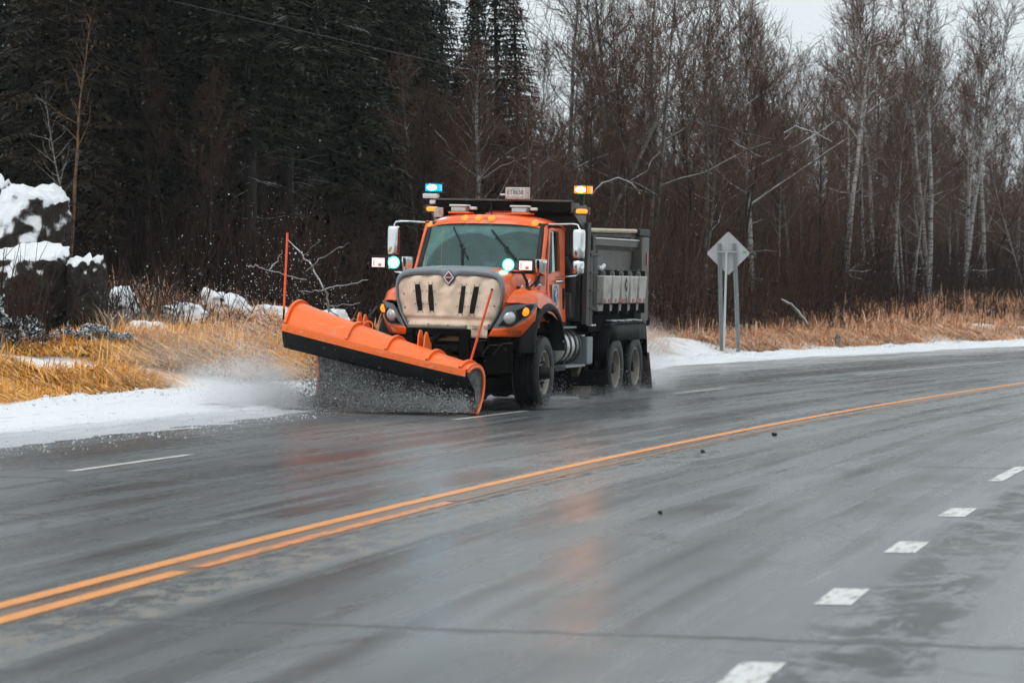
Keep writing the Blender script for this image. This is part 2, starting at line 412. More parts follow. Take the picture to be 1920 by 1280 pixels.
# cracked joints across the slab
jw = t.math('MULTIPLY', t.math('SUBTRACT', t.noise(.9, 5, .7, uv), .5), .35)
for uj, lo, hi in ((17.6, -14, -.5), (24.6, .2, 4.2), (33.6, -14, -3.2), (37.2, -14, -5), (46.5, -14, 2), (61, -14, 1), (74, -6, 6), (29, 1.5, 7)):
    d = t.math('ABSOLUTE', t.math('ADD', t.math('SUBTRACT', u_, uj), t.math('ADD', jw, t.math('MULTIPLY', s_, -.09))))
    jl = t.math('MULTIPLY', t.math('SUBTRACT', 1.0, t.step(d, .030, .075)), t.math('MULTIPLY', t.step(s_, lo, lo + .4), t.math('SUBTRACT', 1.0, t.step(s_, hi - .4, hi))))
    hal = t.math('MULTIPLY', t.math('SUBTRACT', 1.0, t.step(d, .05, .30)), t.math('MULTIPLY', t.step(mid, .40, .60), .55))
    hal = t.math('MULTIPLY', hal, t.math('MULTIPLY', t.step(s_, lo, lo + .4), t.math('SUBTRACT', 1.0, t.step(s_, hi - .4, hi))))
    dark = t.math('MAXIMUM', dark, t.math('MAXIMUM', t.math('MULTIPLY', jl, .92), hal))
base = t.mix(dark, base, (.016, .016, .017))
# slush left thin on the freshly ploughed strip
slu = t.math('MULTIPLY', t.step(s_, 6.2, 10.3), t.math('MULTIPLY', t.step(u_, 50, 58), t.step(streak, .22, .55)))
base = t.mix(t.math('MULTIPLY', slu, .9), base, (.50, .52, .54))
rough = t.math('ADD', .16, t.math('MULTIPLY', t.step(t.math('ADD', t.math('MULTIPLY', big, .5), t.math('MULTIPLY', streak, .5)), .32, .66), .16))
rough = t.math('ADD', rough, t.math('MULTIPLY', t.math('MAXIMUM', t.math('MAXIMUM', grit, dark), t.math('MULTIPLY', t.step(pat, .50, .56), .3)), .25))
t.set(Base_Color=base, Roughness=rough, Specular_IOR_Level=.5)
t.bump(fine, .003, .35)
road = sheet('road', np.concatenate([np.linspace(-60, 5, 8), np.arange(7, 140, 1.5), np.linspace(142, 420, 30)]), np.linspace(-14.5, 13.2, 30), lambda u, s: 0 * u, t.m)

def paint(name, col, wear):
    t = NT(name); uv = t.n('ShaderNodeUVMap', uv_map='road_uv').outputs[0]
    a = t.noise(9, 6, .7, t.scaled(uv, (.35, 1.5, 1))); b = t.noise(45, 4, .7, uv)
    f = t.step(t.math('ADD', t.math('MULTIPLY', a, .75), t.math('MULTIPLY', b, .3)), wear - .07, wear + .08)
    t.set(Base_Color=t.mix(f, (.09, .075, .06), t.mix(b, tuple(c * .8 for c in col), col)), Roughness=.42); return t.m
YEL = paint('yellow_road_paint', (.80, .285, .035), .41); YELV = paint('nearly_gone_yellow_paint', (.42, .17, .06), .56); YELW = paint('worn_yellow_road_paint', (.74, .24, .04), .47)
WHT = paint('white_road_paint', (.66, .66, .65), .46); WHTD = paint('faded_white_road_paint', (.60, .58, .52), .43)
def strip(name, u0, u1, s0, wd, mat, skew=0.0, z=.004, du=.8):
    U = np.linspace(u0, u1, max(3, int((u1 - u0) / du)))
    o = sheet(name, U, np.array([s0 - wd / 2, s0 + wd / 2]), lambda u, s: 0 * u + z, mat, kind=None); o.parent = road; return o
strip('yellow_line', 4, 200, 0.0, .135, YEL); strip('yellow_line', 4, 20.3, -.30, .13, YEL); strip('yellow_line', 20.6, 27, -.30, .12, YELW); strip('yellow_line', 27.1, 70, -.30, .11, YELV)
for a_, b_ in ((18.5, 21.5), (30.4, 33.6), (43.0, 46.2), (54.0, 57.2), (66.5, 79.5), (90, 93)): strip('lane_dash', a_, b_, 4.55, .11, WHTD)
for uc in (8.3, 12.0, 15.7, 19.55, 23.2, 26.75): strip('dotted_line_block', uc - .50, uc + .50, -4.58, .215, WHT, du=.3)
strip('dotted_line_block', 31.0, 33.5, -4.45, .14, WHT, du=.3)
for a_ in (46, 58, 70): strip('lane_dash', a_, a_ + 3, -4.45, .12, WHT)
strip('edge_line', 60, 130, 8.3, .10, WHTD)

# snow on the shoulder: a low berm with a ragged edge that dips under the asphalt
def snow_z(u, s):
    edge = np.where(u < 46.8, 7.25, 10.0 + .9 * sstep(u, 62, 80)) + .55 * fbm(u / 6., s * 0, 21) + .30 * fbm(u / 1.1, s / .5, 22)
    edge = edge + (1 - sstep(u, 46.2, 49.5)) * 0
    k = sstep(s, edge - .5, edge + .9)
    h = -.016 + k * .05 + .036 * k * fbm(u / 1.3, s / .35, 23) + .05 * k * np.maximum(fbm(u / .5, s / .3, 24, 3), 0) * (.5 + fbm(u / 4, s / 1.5, 28)) + .02 * k * fbm(u / .22, s / .16, 29, 2)
    berm = np.exp(-((s - 12.0) / .55) ** 2) * (.10 + .10 * fbm(u / .8, s / .5, 25)) * sstep(s, 10.8, 11.6)
    ridge = np.exp(-((s - edge - .75) / .25) ** 2) * .03
    rut = -.03 * np.exp(-((s - 8.9 - .1 * fbm(u / 3, 0 * s, 26)) / .16) ** 2) - .03 * np.exp(-((s - 10.0) / .12) ** 2)
    h = h + np.maximum(berm, 0) + ridge * k + rut * k * (u < 47)
    return np.where(s > 13.0, h - .1 * (s - 13.0), h)
t = NT('shoulder_snow')
uv = t.n('ShaderNodeUVMap', uv_map='road_uv').outputs[0]; sxx = t.n('ShaderNodeSeparateXYZ'); t.l(uv, sxx.inputs[0])
st = t.noise(1, 6, .65, t.scaled(uv, (.3, 5, 1))); g2 = t.noise(14, 5, .7, uv)
ed = t.math('SUBTRACT', 1.0, t.step(t.math('ADD', sxx.outputs[1], t.math('MULTIPLY', t.math('SUBTRACT', st, .5), 2.2)), 7.2, 9.6)); mk = t.math('MAXIMUM', t.math('MULTIPLY', ed, .9), t.math('MULTIPLY', t.step(st, .52, .74), .55))
c_ = t.mix(t.math('MULTIPLY', mk, .8), (.69, .71, .73), (.27, .28, .295))
t.set(Base_Color=t.mix(t.math('MULTIPLY', t.step(g2, .62, .8), .25), c_, (.60, .60, .60)), Roughness=.75, Specular_IOR_Level=.3); t.bump(g2, .02, .5)
sheet('shoulder_snow', np.concatenate([np.arange(8, 26, .5), np.arange(26, 70, .12), np.arange(70, 150, .35)]), np.concatenate([np.arange(6.0, 11, .09), np.arange(11, 13.4, .06)]), snow_z, t.m, kind='stuff')

# ------------------------------------------------------------------ the snow plough truck (local: +x forward, +y its left, z up)
TRUCK_LOC = (-0.649, 48.342, .028); TRUCK_YAW = R(-106)
truck = link('snowplow_truck', None, None, TRUCK_LOC); truck.rotation_euler = (R(-1.3), 0, TRUCK_YAW)
tag(truck, 'orange snow plow dump truck with tan canvas grille cover and lit beacons', 'truck')
def lerp(a, b, f): return a + (b - a) * f
def pl(x, xs, ys): return float(np.interp(x, xs, ys))
def mirror(sec): return [(x, -y, z) for x, y, z in sec]

# chassis
m = MB()
for sg in (-1, 1): m.b2((-6.5, sg * .36, .78), (1.25, sg * .46, 1.04))
m.b2((1.05, -.55, .80), (1.2, .55, 1.02))
for x in (-1.0, -2.2, -3.4, -4.9, -6.3): m.b2((x - .06, -.37, .82), (x + .06, .37, 1.0))
chassis = m.build('chassis_frame', UNDER, truck, .01)
m = MB(); m.b2((-1.1, -.38, .55), (.95, .38, 1.45)); m.b2((-2.1, -.28, .5), (-1.1, .28, 1.0)); m.tube([(-2.1, 0, .72), (-4.2, 0, .65)], .07, 8)
m.b2((-1.7, -1.0, 1.15), (-.35, 1.0, 1.32)); m.build('engine_block', UNDER, truck, .02)
m = MB(); m.tube([(-.1, -.95, .53), (-.1, .95, .53)], .08, 8); m.tube([(-4.25, -.9, .53), (-4.25, .9, .53)], .10, 10); m.tube([(-5.6, -.9, .53), (-5.6, .9, .53)], .10, 10)
for x in (-4.25, -5.6): m.lathe([(-.22, .12), (-.15, .24), (.15, .24), (.22, .12)], (x, 0, .53), (1, 0, 0), 14)
m.split('axle', UNDER, truck)

# hood: grey top panel, orange flanks
HS = [(1.12, [(0, 2.105), (.36, 2.095), (.66, 2.055), (.79, 1.95), (.845, 1.78), (.80, 1.5), (.70, 1.22)]),
      (.85, [(0, 2.125), (.38, 2.115), (.68, 2.075), (.82, 1.97), (.865, 1.78), (.85, 1.5), (.80, 1.22)]),
      (.4, [(0, 2.135), (.42, 2.125), (.72, 2.085), (.87, 1.985), (.90, 1.78), (.90, 1.5), (.88, 1.22)]),
      (0, [(0, 2.125), (.44, 2.115), (.76, 2.075), (.92, 1.98), (.95, 1.78), (.95, 1.5), (.94, 1.22)]),
      (-.34, [(0, 2.10), (.46, 2.095), (.80, 2.06), (.95, 1.97), (.985, 1.78), (.985, 1.5), (.98, 1.22)])]
def hood_rows(i0, i1, sg=None):
    rows = []
    for k in range(17):
        f = k / 16 * (len(HS) - 1); j = min(int(f), len(HS) - 2); f -= j
        A, B = HS[j], HS[j + 1]; x = lerp(A[0], B[0], f)
        P = [(lerp(p[0], q[0], f), lerp(p[1], q[1], f)) for p, q in zip(A[1], B[1])]
        fine = []
        for q in np.linspace(i0, i1, 9):
            a = min(int(q), len(P) - 2); g = q - a
            # catmull-rom for a rounded shoulder
            p0, p1, p2, p3 = P[max(a - 1, 0)], P[a], P[a + 1], P[min(a + 2, len(P) - 1)]
            cr = lambda i: .5 * (2 * p1[i] + (p2[i] - p0[i]) * g + (2 * p0[i] - 5 * p1[i] + 4 * p2[i] - p3[i]) * g * g + (3 * p1[i] - p0[i] - 3 * p2[i] + p3[i]) * g ** 3)
            fine.append((x, cr(0), cr(1)))
        rows.append(fine)
    return rows
hood = MB()
for sg in (1, -1):
    rows = hood_rows(1.7, 6); hood.grid([[(x, sg * y, z) for x, y, z in r] for r in rows], sg < 0)
hood_f = hood
hood = None
m = MB()
rows = hood_rows(0, 1.7); m.grid([[(x, -y, z) for x, y, z in r[::-1]] + r[1:] for r in rows]); hood = m.build('hood', GREYP, truck, sharp=50); hood_f.split('hood_flank', ORANGE, hood, sharp=50)
for sg in (1, -1):          # louvred intake at the rear of the hood flank
    m = MB(); A, B = HS[3], HS[4]
    y = .955
    m.prism([(-.12, 1.84), (-.16, 2.0), (-.62, 2.06), (-.55, 1.86)], lambda a, b: (a, sg * y, b), lambda a, b: (a, sg * (y + .035), b)); lv = m.build('hood_louvre', BLACKP, hood, .006)
    m = MB()
    for k in range(5): zz = 1.865 + .033 * k; m.b2((-.52, sg * (y + .034), zz), (-.16, sg * (y + .05), zz + .013))
    m.build('louvre_slats', BLACKM, lv)
    m = MB(); m.tube([(.55, sg * .88, 1.83), (.5, sg * .93, 1.84), (.3, sg * .96, 1.9), (.22, sg * .97, 1.94)], .013, 6); m.build('hood_grab_strap', CHROME, hood)
    m = MB(); m.box((.57, sg * .89, 1.82), (.08, .05, .05)); m.build('hood_latch', BLACKP, hood, .008)

# grille surround (grey) and canvas winter front
GO = [(-.83, 1.67), (-.835, 1.88), (-.80, 1.98), (-.70, 2.06), (-.35, 2.105), (0.0, 2.115), (.35, 2.105), (.70, 2.06), (.80, 1.98), (.835, 1.88), (.83, 1.67), (.765, 1.43), (.635, 1.20), (-.635, 1.20), (-.765, 1.43)]
CV_L = [(1.215, -.60), (1.30, -.65), (1.43, -.722), (1.60, -.778), (1.80, -.79), (1.90, -.765), (1.955, -.70)]
def cov_half(z): return -pl(z, [p[0] for p in CV_L], [p[1] for p in CV_L])
gi = [(-cov_half(z) - .006, z) for z in (1.80, 1.9, 1.955)] + [(-.5, 1.985), (-.13, 1.985), (0, 1.86), (.13, 1.985), (.5, 1.985)] + [(cov_half(z) + .006, z) for z in (1.955, 1.9, 1.8, 1.6, 1.43, 1.3, 1.215)] + [(-cov_half(z) - .006, z) for z in (1.215, 1.3, 1.43, 1.6)]
def resample(poly, n, start):
    P = [Vector(p) for p in poly]; k = min(range(len(P)), key=lambda i: (P[i] - Vector(start)).length); P = P[k:] + P[:k] + [P[k]]
    L = [0]
    for a, b in zip(P, P[1:]): L.append(L[-1] + (b - a).length)
    return [(np.interp(q, L, [p.x for p in P]), np.interp(q, L, [p.y for p in P])) for q in np.linspace(0, L[-1], n, endpoint=False)]
# match by angle so that the ring stays even
def by_angle(poly, n):
    P = [Vector(p) for p in poly]; c = Vector((0, 1.62)); out = []
    for k in range(n):
        q = 2 * math.pi * k / n; d = Vector((math.cos(q), math.sin(q))); best = None
        for a, b in zip(P, P[1:] + P[:1]):
            e = b - a; den = d.x * e.y - d.y * e.x
            if abs(den) < 1e-9: continue
            w_ = a - c; tt = (w_.x * e.y - w_.y * e.x) / den; ss = (w_.x * d.y - w_.y * d.x) / den
            if tt > 0 and -1e-6 <= ss <= 1 + 1e-6 and (best is None or tt > best): best = tt
        out.append(c + d * best)
    return out
N = 96
ro = by_angle(GO, N); ri = by_angle(gi, N)
m = MB(); prof = [(1.06, 0.0), (1.13, 0.0), (1.165, .18), (1.175, .5), (1.165, .85), (1.14, 1.0), (1.08, 1.0)]
rows = [[(x, lerp(a.x, b.x, f), lerp(a.y, b.y, f)) for a, b in zip(ro, ri)] + [(x, lerp(ro[0].x, ri[0].x, f), lerp(ro[0].y, ri[0].y, f))] for x, f in prof]
m.grid(rows); grille = m.build('grille_surround', GREYP, truck, sharp=55)
# canvas
def cov_top(y): return pl(abs(y), [0, .13, .3, .5, .66, .72], [1.865, 1.982, 1.985, 1.975, 1.95, 1.90])
def canvas_x(y, z):
    ed = min(cov_half(min(max(z, 1.22), 1.95)) - abs(y), z - 1.2, cov_top(y) - z); puff = .045 * (1 - math.exp(-max(ed, 0) / .06))
    wr = .022 * math.sin(y * 21 + 1.2 * math.sin(z * 5)) * float(sstep(z, 1.35, 1.5)) + .018 * mnoise.noise((y * 4, z * 5, 2)) + .012 * mnoise.noise((y * 11, z * 9, 5))
    low = .028 * math.sin((z - 1.2) * 34) * (1 - float(sstep(z, 1.33, 1.42)))
    vee = -.025 * math.exp(-((abs(y) - (1.98 - z) * .6) / .05) ** 2) * float(sstep(z, 1.72, 1.8))
    return 1.125 + puff + wr + low + vee
m = MB(); rows = []
for f in np.linspace(0, 1, 46):
    row = []
    for g in np.linspace(-1, 1, 74):
        zz = 1.215 + f * .74; y = g * cov_half(zz)
        zt = cov_top(y); z = 1.215 + f * (zt - 1.215); y = g * cov_half(min(z, 1.955)); row.append((canvas_x(y, z), y, z))
    rows.append(row)
m.grid(rows); cover = m.build('grille_cover', CANVAS, grille, sharp=80)
cover['label'] = 'tan canvas winter cover with four slots'
m = MB(); rows = [[(1.165 + .02 * math.sin(y * 30 + z * 9) - .02 * (z < 1.09), y, z) for y in np.linspace(.30, .605, 14)] for z in np.linspace(1.075, 1.25, 9)]; m.grid(rows); m.build('cover_flap', CANVAS, grille, sharp=80)
for (yt, yb, zt, zb) in ((-.485, -.44, 1.845, 1.455), (-.285, -.25, 1.845, 1.455), (.225, .185, 1.835, 1.43), (.43, .365, 1.83, 1.43)):
    m = MB(); rows = []
    for f in np.linspace(0, 1, 12):
        z = lerp(zt, zb, f); y = lerp(yt, yb, f); hw = .034 + .006 * math.sin(f * math.pi)
        rows.append([(canvas_x(y + k * hw, z) + .007, y + k * hw, z) for k in (-1, -.33, .33, 1)])
    m.grid(rows); m.build('vent_slot', VOID, grille)
m = MB()
for (yt, yb, zt, zb) in ((-.485, -.44, 1.845, 1.455), (-.285, -.25, 1.845, 1.455), (.225, .185, 1.835, 1.43), (.43, .365, 1.83, 1.43)):
    for f in (-.05, .25, .75, 1.05):
        for k in (-1, 1):
            y = lerp(yt, yb, f) + k * (.035 if f in (-.05, 1.05) else .06); z = lerp(zt, zb, f); m.box((canvas_x(y, z) + .003, y, z), (.012, .013, .013))
for y, z in ((-.62, 1.29), (-.3, 1.26), (0, 1.25), (.28, 1.245), (.62, 1.27), (-.7, 1.7), (.7, 1.55), (-.68, 1.5), (.0, 1.84)): m.box((canvas_x(y, z) + .003, y, z), (.014, .018, .018))
tag(m.build('snaps', BLACKM, grille), kind='stuff')
def diamond(hw, hh): return [(hw, 0), (0, hh), (-hw, 0), (0, -hh)]
m = MB(); m.prism(diamond(.098, .118), lambda a, b: (1.165, a, 1.955 + b), lambda a, b: (1.19, a, 1.955 + b)); em = m.build('emblem', BLACKP, grille, .003)
m = MB(); m.prism(diamond(.086, .104), lambda a, b: (1.188, a, 1.955 + b), lambda a, b: (1.194, a, 1.955 + b)); m.build('emblem_rim', WHITEP, em)
m = MB(); m.prism(diamond(.064, .078), lambda a, b: (1.192, a, 1.955 + b), lambda a, b: (1.198, a, 1.955 + b)); m.build('emblem_field', EMBR, em)
m = MB(); m.prism([(-.052, -.012), (.052, -.012), (.052, .012), (-.052, .012)], lambda a, b: (1.196, a, 1.955 + b), lambda a, b: (1.201, a, 1.955 + b)); m.build('emblem_bar', simple('emblem_bar', (.35, .30, .31), .4), em)
m = MB(); m.prism([(-.034, -.02), (.034, -.02), (0, -.062)], lambda a, b: (1.196, a, 1.955 + b), lambda a, b: (1.2, a, 1.955 + b)); m.build('emblem_point', INK, em)

# fenders, lamp panels, bumper ends
FS = [(1.03, 1.60, 1.60, 1.585, 1.585), (.92, 1.70, 1.70, 1.66, 1.585), (.75, 1.775, 1.77, 1.72, 1.58), (.45, 1.845, 1.83, 1.76, 1.55), (.1, 1.85, 1.83, 1.76, 1.5), (-.3, 1.82, 1.77, 1.70, 1.45), (-.62, 1.79, 1.68, 1.58, 1.36), (-.85, 1.76, 1.55, 1.45, 1.25), (-.96, 1.74, 1.42, 1.35, 1.2)]
def bez(s, v, sg, zlo=None):
    zb = pl(s, [0, .3, .55, .8, .93, 1], [1.215, 1.225, 1.26, 1.36, 1.47, 1.55]); zt = pl(s, [0, .4, 1], [1.545, 1.58, 1.60])
    z = lerp(zb, zt, v) if zlo is None else lerp(zlo, zb, v)
    yi = .615 + .245 * (z - 1.12) / .42; yo = pl(z, [1.1, 1.3, 1.5, 1.6], [1.10, 1.17, 1.20, 1.20])
    return (1.13 - .10 * s - .40 * s ** 2.4, sg * lerp(yi, yo, s), z)
for sg in (1, -1):
    m = MB(); rows = []
    for k in np.linspace(0, len(FS) - 1, 33):
        j = min(int(k), len(FS) - 2); f = k - j; a, zi, zt, zs, zl = [lerp(p, q, f) for p, q in zip(FS[j], FS[j + 1])]
        pts = [(.78, zi + .02), (.88, zi), (1.0, zt + .005), (1.09, lerp(zt, zs, .55)), (1.15, zs - .01), (1.185, lerp(zs, zl, .5)), (1.19, zl - .02)]
        fr = float(sstep(a, .55, 1.03)) * .0
        rows.append([(a - .42 * max(0, (y - .8) / .4) ** 2.2 * float(sstep(a, .45, 1.03)), sg * y, z) for y, z in pts])
    m.grid(rows, sg < 0); fen = m.build('fender', ORANGE, truck, sharp=60)
    m = MB(); m.grid([[bez(s, v, sg) for s in np.linspace(0, 1, 17)] for v in np.linspace(0, 1, 9)], sg < 0)
    lp = m.build('lamp_panel', GREYP, fen, sharp=60)
    m = MB(); m.grid([[bez(s, v, sg, 1.10) for s in np.linspace(0, 1, 15)] for v in np.linspace(0, 1, 5)], sg < 0)
    bp = m.build('bumper_end', ORANGE, truck, sharp=60, solid=.02)
    # dark lamp bowl, teardrop
    out = [(.12, .10), (.22, .42), (.36, .64), (.5, .74), (.62, .80), (.74, .92), (.87, .92), (.95, .75), (.90, .45), (.78, .22), (.62, .10), (.4, .06)]
    cen = np.mean(out, 0); m = MB(); q = lambda s, v, d: (bez(s, v, sg)[0] + d, bez(s, v, sg)[1], bez(s, v, sg)[2])
    rows = [[q(lerp(cen[0], s, f), lerp(cen[1], v, f), .012) for s, v in out + out[:1]] for f in (0.02, .35, .7, .97, 1.0)]
    rows.append([q(lerp(cen[0], s, 1.02), lerp(cen[1], v, 1.02), -.01) for s, v in out + out[:1]])
    m.grid(rows); m.build('lamp_bowl', BLACKP, fen, sharp=60)
    ax = (math.cos(R(18)), sg * math.sin(R(18)), 0)
    hx, hy, hz = 1.06, .905, 1.385
    m = MB(); m.lathe([(-.05, .128), (.012, .132), (.02, .12), (.012, .108), (-.03, .105)], (hx, sg * hy, hz), ax, 24); m.build('lamp_ring', BLACKP, fen)
    m = MB(); m.lathe([(-.05, .104), (.0, .104), (.028, .085), (.045, .055), (.052, .02), (.053, .0005)], (hx, sg * hy, hz), ax, 24); m.build('headlight', LENS, fen)
    tx, ty, tz = .885, 1.095, 1.475
    m = MB(); m.lathe([(-.05, .082), (.012, .084), (.016, .072), (0, .066)], (tx, sg * ty, tz), ax, 20); m.build('lamp_ring', BLACKP, fen)
    m = MB(); m.lathe([(-.05, .066), (.0, .066), (.022, .05), (.032, .02), (.033, .0005)], (tx, sg * ty, tz), ax, 20); m.build('turn_signal', AMB_S, fen)
    # black wheel-arch flare
    m = MB(); rows = []
    for k in range(25):
        q_ = math.pi * (k / 24 * 1.06 - .03); cx, cz = -.1, .93
        e = lambda rx, rz: (cx + math.cos(q_) * rx, cz + math.sin(q_) * rz)
        secs = [(e(.80, .55), 1.0), (e(.80, .55), 1.20), (e(.84, .585), 1.225), (e(.90, .645), 1.215), (e(.935, .68), 1.17), (e(.93, .675), 1.0)]
        rows.append([(p[0], sg * y, p[1]) for p, y in secs])
    m.grid(rows, sg < 0); m.build('wheel_arch_flare', RUBBER, fen, sharp=60)
    m = MB()    # inner arch liner
    rows = []
    for k in range(17):
        q_ = math.pi * k / 16; rows.append([(-.1 + math.cos(q_) * .80, sg * y, .93 + math.sin(q_) * .54) for y in (.45, 1.02)])
    m.grid(rows); m.b2((-.9, sg * .44, .75), (.75, sg * .46, 1.5)); m.build('arch_liner', UNDER, fen)
    m = MB(); m.lathe([(0, .0005), (0.0, .028), (.05, .03), (.075, .022), (.08, .0005)], (.02, sg * 1.04, 1.82), (.3, sg * .6, .7), 12); m.build('fender_marker', LENS, fen)
    if sg > 0: bumper_num = bp
me = text_mesh('number', '215558', .072, INK, .001, 1.15)
o = link('fleet_number', me, bumper_num); p_ = bez(.62, .42, 1, 1.10); d_ = Vector(bez(.72, .42, 1, 1.10)) - Vector(bez(.52, .42, 1, 1.10)); ang = math.atan2(d_.y, d_.x)
o.location = (p_[0] + .018, p_[1] + .012, p_[2] - .01); o.rotation_euler = (R(90), 0, ang)

# plough hitch and black front mass
m = MB()
m.b2((1.16, -.60, .35), (1.34, -.48, 1.19)); m.b2((1.16, .22, .35), (1.34, .36, 1.19)); m.b2((1.18, -.60, 1.10), (1.32, .36, 1.2)); m.b2((1.18, -.60, .86), (1.32, .36, .97))
m.b2((.80, -.9, .55), (.95, .9, 1.06)); m.b2((1.16, -.5, .35), (1.36, .5, .52))
for y in (-.5, .35): m.tube([(1.3, y, .45), (1.45, y * .9, .4), (1.72 if y > 0 else 1.52, y * .8, .33)], .06, 8)
m.tube([(1.3, -.1, 1.1), (1.5, -.15, 1.0), (1.62, -.2, .8)], .045, 8)
hitch = m.build('plow_hitch', UNDER, truck, .012)
m = MB(); m.b2((1.152, -.46, .98), (1.165, .2, 1.095)); m.b2((1.152, -.25, .6), (1.165, .15, .85)); m.build('radiator_guard', simple('dirty_tan_plate', (.33, .26, .17), .8, 0, (.08, .06, .045), 7, .9), hitch)
m = MB()
for y0, z0 in ((.55, .98), (.75, .92), (.95, .95), (-.8, .95)): m.tube([(1.17, y0 - .25, z0 - .12), (1.19, y0 - .1, z0 + .05), (1.19, y0 + .05, z0 + .06)], .013, 6)
m.tube([(1.1, -1.12, 1.5), (1.15, -1.22, 1.35), (1.0, -1.2, 1.1), (.95, -1.1, .8)], .03, 8); m.tube([(1.15, -.35, 1.15), (1.25, -.2, 1.05), (1.22, 0.0, 1.1)], .025, 8)
m.split('hydraulic_hose', BLACKM, hitch)

# cab
def ws(y, f): # windshield: y across, f 0 bottom 1 top
    return (lerp(-.30, -.74, f) + .12 * (1 - (y / .97) ** 2) * (1 - .35 * f), y * lerp(1.0, .955, f), lerp(2.06, 2.79, f) + .03 * (1 - (y / .97) ** 2))
m = MB(); rows = []          # roof shell
for a in [-.70, -.715, -.745, -.80, -.92, -1.1, -1.4, -1.62, -1.72, -1.77, -1.785]:
    fz = pl(a, [-1.785, -1.77, -1.72, -1.62, -1.4, -1.1, -.92, -.80, -.745, -.715, -.70], [2.62, 2.76, 2.86, 2.92, 2.935, 2.935, 2.93, 2.90, 2.87, 2.83, 2.785])
    row = []
    for g in np.linspace(-1, 1, 21):
        y = g * .965; sag = .11 * abs(g) ** 5 + .035 * g * g
        row.append((a + .11 * (1 - g * g) * float(sstep(a, -1.3, -.75)), y, fz - sag * (.4 + .6 * float(sstep(fz, 2.7, 2.9)))))
    rows.append(row)
m.grid(rows)
for sg in (-1, 1):   # roof side gutters
    m.tube([(-.70, sg * .955, 2.745), (-.9, sg * .968, 2.79), (-1.4, sg * .97, 2.795), (-1.74, sg * .96, 2.74)], .022, 8)
cab = m.build('cab', ORANGE, truck, sharp=50)
m = MB()
for sg in (-1, 1):
    m.tube([(-.32, sg * .985, 2.02), (-.52, sg * .972, 2.38), (-.755, sg * .945, 2.80)], [.05, .038, .036], 8)
m.split('windshield_pillar', ORANGE, cab)
m = MB(); rows = [[(lambda p: (p[0] + .012, p[1], p[2]))(ws(y, f)) for y in np.linspace(-.96, .96, 17)] for f in (-.02, .04)]; m.grid(rows)
rows = [[(lambda p: (p[0] + .012, p[1], p[2]))(ws(y, f)) for y in np.linspace(-.96, .96, 17)] for f in (.955, 1.01)]; m.grid(rows)
for sg in (-1, 1): m.grid([[(lambda p: (p[0] + .012, p[1], p[2]))(ws(sg * y, f)) for y in (.90, .975)] for f in np.linspace(0, 1, 7)])
m.build('windshield_seal', BLACKP, cab, solid=.012)
m = MB(); m.grid([[ws(y, f) for y in np.linspace(-.97, .97, 21)] for f in np.linspace(0, 1, 9)]); m.build('windshield', WSGLASS, cab, sharp=80)
m = MB()   # body sides, back wall, floor, cowl
for sg in (-1, 1):
    m.prism([(-.28, 1.30), (-.28, 2.04), (-.64, 2.08), (-.64, 1.30)], lambda a, b: (a, sg * .955, b), lambda a, b: (a, sg * .995, b))
    m.prism([(-1.52, 1.28), (-1.52, 2.80), (-1.77, 2.74), (-1.79, 1.28)], lambda a, b: (a, sg * .94, b), lambda a, b: (a, sg * (1.0 if b < 2.2 else .955), b))
m.b2((-1.80, -.96, 1.28), (-1.76, .96, 2.75)); m.b2((-.40, -.95, 1.9), (-.30, .95, 2.06))
m.build('cab_body', ORANGE, cab, .008)
m = MB(); m.b2((-1.75, -.93, 1.32), (-.3, .93, 1.36)); m.b2((-1.752, -.9, 1.4), (-1.74, .9, 2.70)); m.build('cab_lining', INT, cab)
m = MB(); m.b2((-1.735, -.35, 2.15), (-1.73, .5, 2.55)); m.build('rear_window', simple('rear_window', (.22, .26, .26), .3), cab)
m = MB(); m.prism([(-.34, 2.03), (-.9, 2.0), (-.95, 1.85), (-.8, 1.5), (-.34, 1.5)], lambda a, b: (a, -.93, b), lambda a, b: (a, .93, b)); m.build('dashboard', DASH, cab, .02)
for sy, hr in ((-.42, 1.0), (.5, 1.0)):
    m = MB(); m.box((-1.3, sy, 1.7), (.5, .52, .16)); m.box((-1.55, sy, 2.08), (.14, .52, .68), (0, R(-8), 0)); m.box((-1.6, sy, 2.5), (.11, .30, .2)); m.build('seat', GREYSEAT, cab, .05)
m = MB(); cw = Vector((-1.02, .5, 2.02)); M3 = Matrix.Rotation(R(-62), 3, 'Y')
m.tube([cw + M3 @ Vector((.22 * math.cos(q), .22 * math.sin(q), 0)) for q in np.linspace(0, 2 * math.pi, 25)], .017, 6, False)
m.tube([cw, (-.85, .5, 1.9)], .035, 8); m.tube([cw + M3 @ Vector((0, .21, 0)), cw, cw + M3 @ Vector((0, -.21, 0))], .016, 6); m.build('steering_wheel', BLACKP, cab)
m = MB(); m.box((-.62, .12, 2.12), (.16, .22, .16)); m.box((-.6, -.55, 2.06), (.2, .3, .05)); m.split('dash_radio', simple('dash_radio', (.16, .17, .17), .5), cab, bevel=.015)
m = MB(); m.box((-.72, .06, 2.66), (.04, .24, .09)); m.build('inside_mirror', BLACKP, cab, .015)
